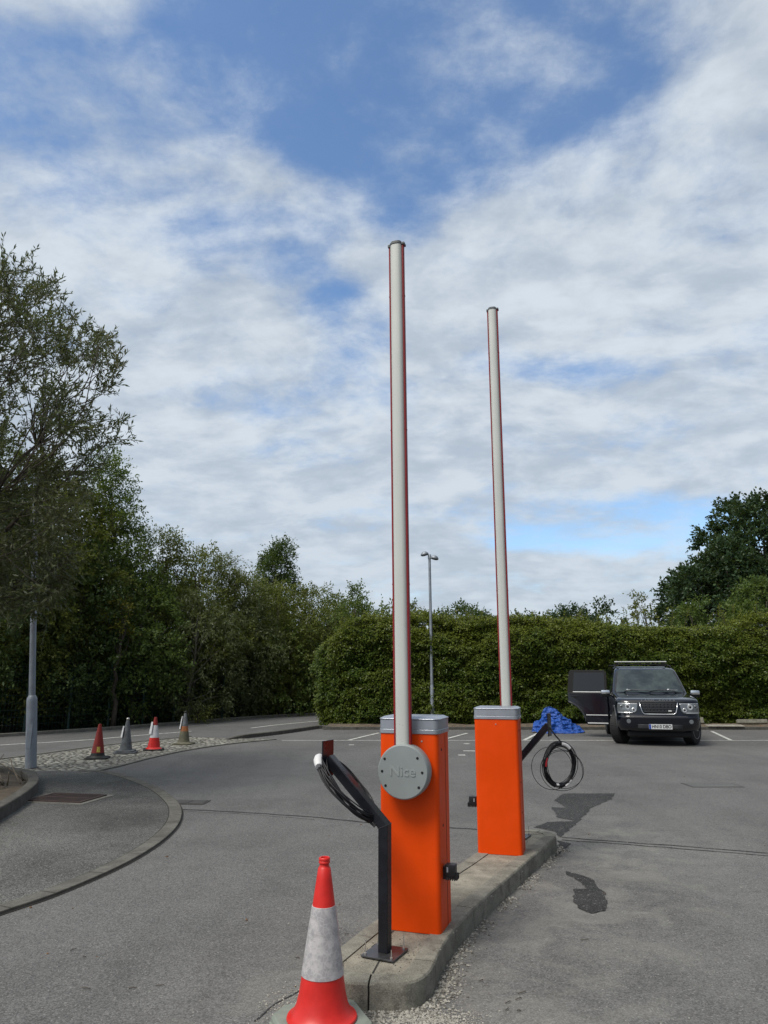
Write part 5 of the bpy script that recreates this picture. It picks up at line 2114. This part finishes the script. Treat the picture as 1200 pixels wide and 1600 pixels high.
# plank and slabs by the hedge foot
o = MB().box((0, 0, 0), (1.10, 0.26, 0.028)).build('plank', 'wood_plank', None, bevel=0.004)
o.location = (10.42, 23.02, 0.115)
o.rotation_euler = (0.10, 0.0, -0.02)
tag(o, 'pale weathered board lying on the kerb right of the black car', 'plank')
for k, (x, w, h) in enumerate([(10.05, 0.55, 0.18), (11.9, 1.0, 0.12), (13.4, 0.6, 0.10)]):
    mb = MB()
    mb.box((0, 0, 0), (w, 0.10, h), ch=0.012)
    o = mb.build('concrete_slab', 'kerb_concrete', None, smooth=True, auto=40)
    o.location = (x, 24.30, 0.10 + h / 2)
    o.rotation_euler = (-0.35, 0, 0.05 * k)
    tag(o, ['short pale concrete slab leaning in the hedge foot beside the right wheel of the black car', 'long pale slab edge at the hedge foot right of the board', 'small pale slab at the hedge foot near the right edge'][k],
        'slab', 'broken slabs at the hedge foot')


# ================================================================== CAR
def loft(mb, rings, cap_top=True, cap_bot=True):
    n = len(rings[0])
    vs = [q for rg_ in rings for q in rg_]
    fs = []
    for i in range(len(rings) - 1):
        for k in range(n):
            k2 = (k + 1) % n
            fs.append((i * n + k, i * n + k2, (i + 1) * n + k2, (i + 1) * n + k))
    if cap_bot: fs.append(tuple(reversed(range(n))))
    if cap_top: fs.append(tuple((len(rings) - 1) * n + k for k in range(n)))
    mb.add(vs, fs)


def car_ring(z, w, yf, yb, rf, rb, bow, dz=None):
    """plan outline, ccw from above; front (min y) bowed"""
    pts = []
    # front edge left->right
    def arc_(cx, cy, r, a0, a1, n=7):
        return [(cx + r * math.cos(a0 + (a1 - a0) * k / n), cy + r * math.sin(a0 + (a1 - a0) * k / n)) for k in range(n + 1)]
    fl = arc_(-w + rf, yf + rf, rf, PI, 1.5 * PI)
    fr = arc_(w - rf, yf + rf, rf, 1.5 * PI, 2 * PI)
    br = arc_(w - rb, yb - rb, rb, 0, PI / 2)
    bl = arc_(-w + rb, yb - rb, rb, PI / 2, PI)
    mid = [(-w + rf + (2 * w - 2 * rf) * k / 8, yf) for k in range(1, 8)]
    sr = [(w, yf + rf + (yb - rb - yf - rf) * k / 14) for k in range(1, 14)]
    sl = [(-w, yb - rb - (yb - rb - yf - rf) * k / 14) for k in range(1, 14)]
    bk = [(w - rb - (2 * w - 2 * rb) * k / 4, yb) for k in range(1, 4)]
    pl = fl + mid + fr + sr + br + bk + bl + sl
    out = []
    for x, y in pl:
        if y < yf + rf + 0.3:
            y2 = y + bow * (x / w) ** 2 * max(0, 1 - (y - yf) / (rf + 0.3))
        else:
            y2 = y
        zz = z + (dz(x, y2) if dz else 0)
        out.append(Vector((x, y2, zz)))
    return out


def make_car():
    yaw = math.radians(-12)
    root = empty('parked_car', (6.66, 18.46, 0.0), yaw, 'black boxy four wheel drive car with its rear side door open by the hedge', 'car')
    # lower body ------------------------------------------------
    BON = lambda x, y: 0.115 * max(0, min(1, (y + 0.72) / 1.25)) - 0.012 * (abs(x) / 0.9) ** 3
    rows = [(0.33, 0.80, -0.62, 3.85, 0.30), (0.35, 0.90, -0.73, 3.95, 0.32), (0.42, 0.935, -0.79, 4.00, 0.32), (0.55, 0.945, -0.815, 4.02, 0.31), (0.655, 0.950, -0.82, 4.02, 0.30),
            (0.675, 0.945, -0.80, 4.01, 0.29), (0.70, 0.943, -0.785, 4.0, 0.28), (0.85, 0.950, -0.780, 4.0, 0.28), (0.98, 0.948, -0.765, 4.0, 0.27), (1.035, 0.940, -0.740, 4.0, 0.26),
            (1.065, 0.925, -0.700, 4.0, 0.25), (1.080, 0.890, -0.62, 3.98, 0.24), (1.088, 0.80, -0.48, 3.94, 0.22), (1.094, 0.6, -0.2, 3.8, 0.20)]
    rings = []
    for (z, w, yf, yb, rf) in rows:
        rings.append(car_ring(z, w, yf, yb, rf, 0.10, 0.075, (lambda s: (lambda x, y: BON(x, y) * s))(max(0, min(1, (z - 0.7) / 0.33)))))
    mb = MB()
    loft(mb, rings)
    body = mb.build('body', 'car_paint', root, smooth=True, auto=38)
    # wheel wells
    cut = MB()
    for yy in (0.0, 2.885):
        M = Matrix.Translation((0, yy, 0.42)) @ Matrix.Rotation(PI / 2, 4, 'Y')
        for sx in (-1, 1):
            cut.lathe([(0.0, sx * 0.62 - 0.0), (0.455, sx * 0.62), (0.455, sx * 1.1), (0, sx * 1.1)] if sx > 0 else [(0.0, -1.1), (0.455, -1.1), (0.455, -0.62), (0, -0.62)], 32, M)
    cutter = cut.build('cutter', 'car_trim')
    bo = body.modifiers.new('b', 'BOOLEAN')
    bo.operation = 'DIFFERENCE'
    bo.object = cutter
    bo.solver = 'EXACT'
    dg = bpy.context.evaluated_depsgraph_get()
    me = bpy.data.meshes.new_from_object(body.evaluated_get(dg))
    print('CAR body verts', len(me.vertices))
    if len(me.vertices) > 400:
        old = body.data
        body.modifiers.clear()
        body.data = me
        me.name = 'body'
    else:
        body.modifiers.clear()
    bpy.data.objects.remove(cutter)

    def by(z, x, off=0.0):
        zs = [r_[0] for r_ in rows]
        yf = float(np.interp(z, zs, [r_[2] for r_ in rows]))
        w = float(np.interp(z, zs, [r_[1] for r_ in rows]))
        rf = float(np.interp(z, zs, [r_[4] for r_ in rows]))
        y = yf
        if abs(x) > w - rf:
            dx = min(rf * 0.999, abs(x) - (w - rf))
            y = yf + rf - math.sqrt(rf * rf - dx * dx)
        return y + 0.075 * (x / w) ** 2 * max(0, 1 - (y - yf) / (rf + 0.3)) - off

    def front_panel(name, poly, m, off, parent=root, thick=0.012, sub=6):
        """poly of (x, z) points draped on the nose, with thickness"""
        # fan grid by subdividing the bounding columns
        bm = bmesh.new()
        vv_ = [bm.verts.new((x, 0, z)) for x, z in poly]
        bm.faces.new(vv_)
        bmesh.ops.triangulate(bm, faces=bm.faces[:])
        bmesh.ops.subdivide_edges(bm, edges=bm.edges[:], cuts=sub, use_grid_fill=True)
        bmesh.ops.triangulate(bm, faces=bm.faces[:])
        for v in bm.verts:
            v.co.y = by(v.co.z, v.co.x, off)
        me_ = bpy.data.meshes.new(name)
        bmesh.ops.recalc_face_normals(bm, faces=bm.faces[:])
        bm.to_mesh(me_)
        bm.free()
        me_.polygons.foreach_set('use_smooth', [True] * len(me_.polygons))
        me_.materials.append(MATS[m])
        o_ = bpy.data.objects.new(name, me_)
        COL.objects.link(o_)
        o_.parent = parent
        so = o_.modifiers.new('s', 'SOLIDIFY')
        so.thickness = thick
        so.offset = 0
        return o_

    # greenhouse -----------------------------------------------
    g_rows = [(1.10, 0.915, 0.36, 3.99, 0.16), (1.20, 0.905, 0.50, 3.98, 0.15), (1.34, 0.875, 0.67, 3.965, 0.14), (1.55, 0.825, 0.91, 3.93, 0.13), (1.70, 0.785, 1.08, 3.90, 0.12),
              (1.765, 0.762, 1.16, 3.88, 0.12), (1.805, 0.735, 1.26, 3.85, 0.12), (1.825, 0.69, 1.42, 3.80, 0.14), (1.835, 0.5, 1.75, 3.6, 0.2)]
    rings = [car_ring(z, w, yf, yb, rf, 0.12, 0.06) for (z, w, yf, yb, rf) in g_rows]
    mb = MB()
    loft(mb, rings)
    cab = mb.build('cabin', 'car_paint', root, smooth=True, auto=38)
    # raised rear roof
    mb = MB()
    rr = [car_ring(1.80, 0.72, 2.0, 3.84, 0.12, 0.12, 0.02), car_ring(1.855, 0.70, 2.1, 3.82, 0.12, 0.12, 0.02), car_ring(1.868, 0.62, 2.25, 3.75, 0.12, 0.12, 0.02)]
    loft(mb, rr)
    mb.build('rear_roof', 'car_paint', root, smooth=True, auto=38)

    def gy(z, x, off):
        zs = [r_[0] for r_ in g_rows]
        yf = float(np.interp(z, zs, [r_[2] for r_ in g_rows]))
        w = float(np.interp(z, zs, [r_[1] for r_ in g_rows]))
        rf = float(np.interp(z, zs, [r_[4] for r_ in g_rows]))
        y = yf
        if abs(x) > w - rf:
            dx = min(rf * 0.999, abs(x) - (w - rf))
            y = yf + rf - math.sqrt(rf * rf - dx * dx)
        return y + 0.06 * (x / w) ** 2 * max(0, 1 - (y - yf) / (rf + 0.3)) - off

    # windscreen
    vs, fs = [], []
    nx_, nz_ = 16, 8
    for j in range(nz_ + 1):
        z = 1.215 + (1.765 - 1.215) * j / nz_
        hw = 0.845 + (0.705 - 0.845) * j / nz_
        for i in range(nx_ + 1):
            x = -hw + 2 * hw * i / nx_
            vs.append((x, gy(z, x, 0.010), z))
    for j in range(nz_):
        for i in range(nx_):
            a = j * (nx_ + 1) + i
            fs.append((a, a + 1, a + nx_ + 2, a + nx_ + 1))
    ws = MB().add(vs, fs).build('windscreen', 'windscreen_glass', root, smooth=True)
    # pale inner edge of the pillars, seen through the glass edge
    mb = MB()
    for sx in (-1, 1):
        mb.tube([(sx * (0.835 - 0.13 * k / 6), gy(1.225 + 0.50 * k / 6, 0.83 - 0.13 * k / 6, 0.014), 1.225 + 0.50 * k / 6) for k in range(7)], 0.009, 6)
    mb.build('screen_edge', 'trim_grey', ws, smooth=True)
    # wipers
    mb = MB()
    for x0_, x1_ in ((-0.62, 0.02), (0.0, 0.62)):
        mb.tube([(x0_ + (x1_ - x0_) * k / 5, gy(1.235 + 0.02 * math.sin(k), x0_ + (x1_ - x0_) * k / 5, 0.026), 1.235 + 0.035 * math.sin(PI * k / 5)) for k in range(6)], 0.009, 6)
    mb.build('wipers', 'black_plastic', root)
    # papers on the dash
    mb = MB()
    for x, w in ((-0.56, 0.10), (0.42, 0.26)):
        z = 1.262
        mb.add([(x, gy(z, x, 0.0125), z), (x + w, gy(z, x + w, 0.0125), z), (x + w * .9, gy(z + .03, x + w, 0.0125), z + .022), (x + 0.02, gy(z + .03, x, 0.0125), z + .03)], [(0, 1, 2, 3)])
    mb.build('dashboard_paper', 'sleeve_white', ws)
    # side glass
    for sx in (-1, 1):
        for (ya, yb_, za, zb_) in ((0.98, 1.52, 1.22, 1.70), (1.62, 2.55, 1.20, 1.72), (2.68, 3.75, 1.20, 1.72)):
            if sx < 0 and 1.6 < ya < 2.6: continue
            def sxw(z): return float(np.interp(z, [r_[0] for r_ in g_rows], [r_[1] for r_ in g_rows])) + 0.006
            vs = [(sx * sxw(za), ya - 0.20 * (ya < 1), za), (sx * sxw(za), yb_, za), (sx * sxw(zb_), yb_, zb_), (sx * sxw(zb_), ya + (0.25 if ya < 1 else 0), zb_)]
            MB().add(vs, [(0, 1, 2, 3)]).build('side_window', 'privacy_glass' if ya > 1.6 else 'windscreen_glass', root)
    # dark opening where the rear door is swung out
    MB().box((-0.945, 2.06, 0.78), (0.012, 0.92, 0.86)).build('door_opening', 'car_trim', root)
    # roof rails, roof bars
    for sx in (-1, 1):
        MB().tube([(sx * 0.70, 1.45, 1.815), (sx * 0.70, 1.55, 1.875), (sx * 0.69, 3.6, 1.905), (sx * 0.69, 3.7, 1.86)], 0.018, 8).build('roof_rail', 'car_trim', root, smooth=True)
    MB().box((0.0, 2.0, 1.915), (1.42, 0.10, 0.035), ch=0.01).build('rack_panel', 'car_trim', root)
    mb = MB()
    mb.box((-0.045, 1.62, 1.985), (1.34, 0.09, 0.024), ch=0.008)
    mb.build('roof_bar', 'satin_silver', root)
    mb = MB()
    for sx in (-1, 1):
        mb.box((sx * 0.60 - 0.045, 1.62, 1.93), (0.05, 0.08, 0.085))
    mb.build('bar_foot', 'car_trim', root)
    # bonnet lip line and lettering
    front_panel('bonnet_edge', [(-0.90, 1.005), (0.90, 1.005), (0.90, 1.012), (-0.90, 1.012)], 'car_trim', 0.004)
    lt = 0.046
    for i, ch in enumerate('LAND ROVER'):
        if ch == ' ': continue
        x = -0.36 + 0.72 * i / 9
        M = Matrix.Translation((x, by(1.045, x, 0.008), 1.052)) @ Matrix.Rotation(PI / 2 - 0.25, 4, 'X')
        text_mesh('bonnet_letter', ch, 0.058, 0.01, 'letter_grey', root, M, 0.001, 1.35)
    # grille
    gr = front_panel('grille', [(-0.415, 1.000), (-0.365, 0.775), (-0.32, 0.745), (0.32, 0.745), (0.365, 0.775), (0.415, 1.000)], 'privacy_glass', 0.010)
    fr_ = MB()
    pth = [(-0.43, 1.0), (-0.40, 0.86), (-0.375, 0.775), (-0.33, 0.738), (-0.15, 0.736), (0.15, 0.736), (0.33, 0.738), (0.375, 0.775), (0.40, 0.86), (0.43, 1.0)]
    fr_.tube([(x, by(z, x, 0.020), z) for x, z in pth], 0.013, 8)
    fr_.build('chrome_surround', 'chrome', gr, smooth=True)
    sl = MB()
    for z, hw in ((0.955, 0.375), (0.905, 0.37), (0.83, 0.355)):
        for k in range(9):
            x = -hw + 2 * hw * (k + 0.5) / 9
            sl.box((x, by(z, x, 0.018), z), (2 * hw / 9 * 0.72, 0.012, 0.020))
    for z, hw in ((0.980, 0.39), (0.93, 0.38), (0.868, 0.37), (0.79, 0.34)):
        sl.tube([(x, by(z, x, 0.018), z) for x in np.linspace(-hw, hw, 9)], 0.006, 6)
    sl.build('grille_slats', 'trim_grey', gr)
    MB().box((0.24, by(0.815, 0.24, 0.03), 0.815), (0.075, 0.006, 0.03)).build('grille_badge', 'satin_silver', gr)
    # headlights
    for sx in (-1, 1):
        P4 = [(0.47, 0.985), (0.905, 0.985), (0.925, 0.90), (0.92, 0.745), (0.56, 0.745), (0.50, 0.80)]
        poly = [(sx * x, z) for x, z in P4]
        if sx < 0: poly = poly[::-1]
        hl = front_panel('headlight', poly, 'lamp_glass', 0.012)
        for (x, z, r_, m_n) in ((0.70 if sx < 0 else 0.70, 0.90, 0.062, 'lamp_lens'), (0.57, 0.83, 0.048, 'lamp_lens'), (0.83, 0.90, 0.04, 'lamp_glass')):
            M = Matrix.Translation((sx * x, by(z, x, 0.022), z)) @ Matrix.Rotation(PI / 2, 4, 'X')
            MB().lathe([(r_, -0.01), (r_, 0.008), (r_ * 0.86, 0.012), (r_ * 0.82, 0.004), (0.0, 0.002)], 20, M).build('lamp_reflector', m_n, hl, smooth=True, auto=40)
            MB().lathe([(r_ * 0.5, 0.0), (r_ * 0.45, 0.014), (0, 0.02)], 14, M).build('bulb', 'privacy_glass', hl, smooth=True)
        st_ = MB()
        st_.tube([(sx * x, by(0.765, x, 0.022), 0.765) for x in np.linspace(0.6, 0.9, 6)], 0.010, 6)
        st_.tube([(sx * x, by(0.975, x, 0.018), 0.975) for x in np.linspace(0.49, 0.9, 6)], 0.006, 6)
        st_.build('light_strip', 'lamp_lens', hl)
        # fog lamp
        M = Matrix.Translation((sx * 0.70, by(0.57, 0.70, 0.006), 0.57)) @ Matrix.Rotation(PI / 2, 4, 'X')
        MB().lathe([(0.048, -0.01), (0.048, 0.006), (0.035, 0.008), (0.0, 0.004)], 16, M).build('fog_lamp', 'lamp_glass', root, smooth=True, auto=40)
        # wheel arch lip
        for yy in (0.0, 2.885):
            mb = MB()
            pts = []
            for k in range(15):
                a = math.radians(-8 + 196 * k / 14)
                y_ = yy + 0.47 * math.cos(a)
                z_ = 0.42 + 0.47 * math.sin(a)
                if z_ < 0.34: z_ = 0.34
                xo = 0.948
                if y_ < -0.42: xo = 0.948 - 0.35 * (-0.42 - y_)
                pts.append((sx * xo, y_, z_))
            mb.tube(pts, 0.022, 8)
            mb.build('wheel_arch', 'trim_grey' if yy == 0 else 'car_trim', root, smooth=True)
    # lower bumper
    front_panel('bumper_insert', [(-0.50, 0.405), (0.50, 0.405), (0.50, 0.50), (-0.50, 0.50)], 'trim_grey', 0.008)
    front_panel('bumper_crease', [(-0.80, 0.672), (0.80, 0.672), (0.80, 0.690), (-0.80, 0.690)], 'trim_grey', 0.006, thick=0.006)
    mb = MB()
    mb.box((0, -0.42, 0.27), (1.45, 0.40, 0.14), ch=0.04)
    mb.box((0, 1.6, 0.27), (1.3, 4.2, 0.10))
    mb.build('underbody', 'car_trim', root)
    # number plate
    px_, pz_ = 0.0, 0.455
    yp = by(pz_, 0, 0.030)
    pl = MB().box((px_, yp, pz_), (0.52, 0.008, 0.112)).build('number_plate', 'number_plate_white', root, bevel=0.002)
    MB().box((px_ - 0.235, yp - 0.0052, pz_), (0.045, 0.002, 0.106)).build('plate_band', 'plate_blue', pl)
    M = Matrix.Translation((px_ + 0.022, yp - 0.0055, pz_)) @ Matrix.Rotation(PI / 2, 4, 'X')
    text_mesh('plate_lettering', 'HN10 DBO', 0.104, 0.002, 'plate_black', pl, M, 0.0025, 0.87, 0.98)
    # mirrors
    for sx in (-1, 1):
        mb = MB()
        mb.box((sx * 1.085, 0.60, 1.145), (0.215, 0.11, 0.12), ch=0.03)
        m_o = mb.build('wing_mirror', 'car_trim', root, smooth=True, auto=50)
        MB().box((sx * 1.085, 0.585, 1.205), (0.225, 0.13, 0.105), ch=0.035).build('mirror_cap', 'chrome', m_o, smooth=True, auto=50)
        MB().box((sx * 0.96, 0.64, 1.12), (0.09, 0.06, 0.04)).build('mirror_arm', 'car_trim', m_o)
    # wheels
    ty = [(0.245, -0.125), (0.30, -0.130), (0.365, -0.118), (0.382, -0.095), (0.388, -0.05), (0.389, 0.0), (0.388, 0.05), (0.382, 0.095), (0.365, 0.118), (0.30, 0.130), (0.245, 0.125)]
    for yy in (0.0, 2.885):
        for sx in (-1, 1):
            w = bpy.data.objects.new('wheel', None)
            COL.objects.link(w)
            w.parent = root
            w.location = (sx * 0.82, yy, 0.388)
            if yy == 0.0:
                w.rotation_euler = (0, 0, math.radians(-29))
            Rw = Matrix.Rotation(sx * PI / 2, 4, 'Y')
            t_ = MB()
            t_.lathe(ty, 40, Rw, closed=False)
            # tread blocks
            for k in range(44):
                a = 2 * PI * k / 44
                for dx in (-0.075, -0.025, 0.025, 0.075):
                    Mx = Rw @ Matrix.Rotation(a + (0.03 if dx > 0 else 0), 4, 'Z') @ Matrix.Translation((0.389, 0, dx))
                    vs_, fs_ = MB().box((0, 0, 0), (0.010, 0.036, 0.040)).v, MB().box((0, 0, 0), (0.010, 0.036, 0.040)).f
                    t_.add([Mx @ Vector(q) for q in vs_], fs_)
            t_.build('tyre', 'tyre', w, smooth=True, auto=35)
            MB().lathe([(0.248, 0.118), (0.255, 0.126), (0.246, 0.128), (0.232, 0.112), (0.225, 0.06), (0.0, 0.05)], 40, Rw).build('rim', 'alloy', w, smooth=True, auto=40)
            sp_ = MB()
            for k in range(7):
                a = 2 * PI * k / 7
                Mx = Rw @ Matrix.Rotation(a, 4, 'Z') @ Matrix.Translation((0.135, 0, 0.098))
                b_ = MB().box((0, 0, 0), (0.20, 0.045, 0.03))
                sp_.add([Mx @ Vector(q) for q in b_.v], b_.f)
            sp_.lathe([(0.055, 0.09), (0.055, 0.122), (0.0, 0.126)], 20, Rw)
            sp_.build('spokes', 'alloy', w)
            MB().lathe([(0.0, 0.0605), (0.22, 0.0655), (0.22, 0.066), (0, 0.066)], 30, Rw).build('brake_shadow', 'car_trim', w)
    # open rear door, hinged at the B pillar on the left side of the picture
    d = bpy.data.objects.new('rear_door', None)
    COL.objects.link(d)
    d.parent = root
    d.location = (-0.955, 1.60, 0.0)
    d.rotation_euler = (0, 0, math.radians(84))       # local +x... door runs along +y from hinge, swings out
    # door outline in (s along from hinge, z)
    o2 = [(0.0, 0.32), (0.56, 0.32), (0.60, 0.50), (0.68, 0.66), (0.80, 0.80), (0.93, 0.88), (1.04, 0.93), (1.055, 1.15), (1.01, 1.70), (0.97, 1.76), (0.04, 1.76), (0.0, 1.70)]

    def dpanel(name, poly, x0, x1, m, par, lean=True, bevel=0.0):
        vs_ = []
        n2 = len(poly)
        for xx in (x0, x1):
            for s_, z in poly:
                k = -max(0, z - 1.12) * 0.20 if lean else 0   # tumblehome
                vs_.append((-(xx + k), s_, z))
        fs_ = [tuple(range(n2)), tuple(reversed(range(n2, 2 * n2)))] + [(i, n2 + i, n2 + (i + 1) % n2, (i + 1) % n2) for i in range(n2)]
        bm = bmesh.new()
        bv = [bm.verts.new(q) for q in vs_]
        for f in fs_:
            bm.faces.new([bv[i] for i in f])
        bmesh.ops.recalc_face_normals(bm, faces=bm.faces[:])
        me_ = bpy.data.meshes.new(name)
        bm.to_mesh(me_)
        bm.free()
        me_.materials.append(MATS[m])
        o_ = bpy.data.objects.new(name, me_)
        COL.objects.link(o_)
        o_.parent = par
        if bevel:
            b_ = o_.modifiers.new('b', 'BEVEL')
            b_.width = bevel
            b_.segments = 2
            b_.limit_method = 'ANGLE'
        return o_
    low = [(0.0, 0.32), (0.56, 0.32), (0.60, 0.50), (0.68, 0.66), (0.80, 0.80), (0.93, 0.88), (1.04, 0.93), (1.05, 1.16), (0.0, 1.16)]
    dpanel('door_skin', low, -0.03, 0.05, 'car_paint', d, bevel=0.012)
    top = [(0.0, 1.162), (1.05, 1.162), (1.0, 1.70), (0.95, 1.765), (0.06, 1.765), (0.0, 1.70)]
    dpanel('window_frame', top, -0.02, 0.03, 'car_trim', d, bevel=0.008)
    gl = [(0.06, 1.21), (0.90, 1.21), (0.86, 1.70), (0.06, 1.70)]
    dpanel('window_glass', gl, 0.032, 0.036, 'door_glass', d)
    for z, s0, s1, h in ((1.185, 0.02, 0.90, 0.020), (0.58, 0.02, 0.58, 0.022), (0.37, 0.02, 0.55, 0.028)):
        dpanel('chrome_strip', [(s0, z - h / 2), (s1, z - h / 2), (s1, z + h / 2), (s0, z + h / 2)], 0.051, 0.060, 'satin_silver', d)
    dpanel('door_handle', [(0.78, 1.05), (0.96, 1.05), (0.96, 1.085), (0.78, 1.085)], 0.052, 0.078, 'car_paint', d, bevel=0.006)
    arch = MB()
    ar = [(0.585, 0.40), (0.60, 0.50), (0.68, 0.66), (0.80, 0.80), (0.93, 0.88), (1.04, 0.93)]
    arch.tube([(-0.055, s_, z) for s_, z in ar], 0.024, 8)
    arch.build('arch_trim', 'trim_grey', d, smooth=True)
    return root


make_car()
print('OBJECTS', len(bpy.data.objects))
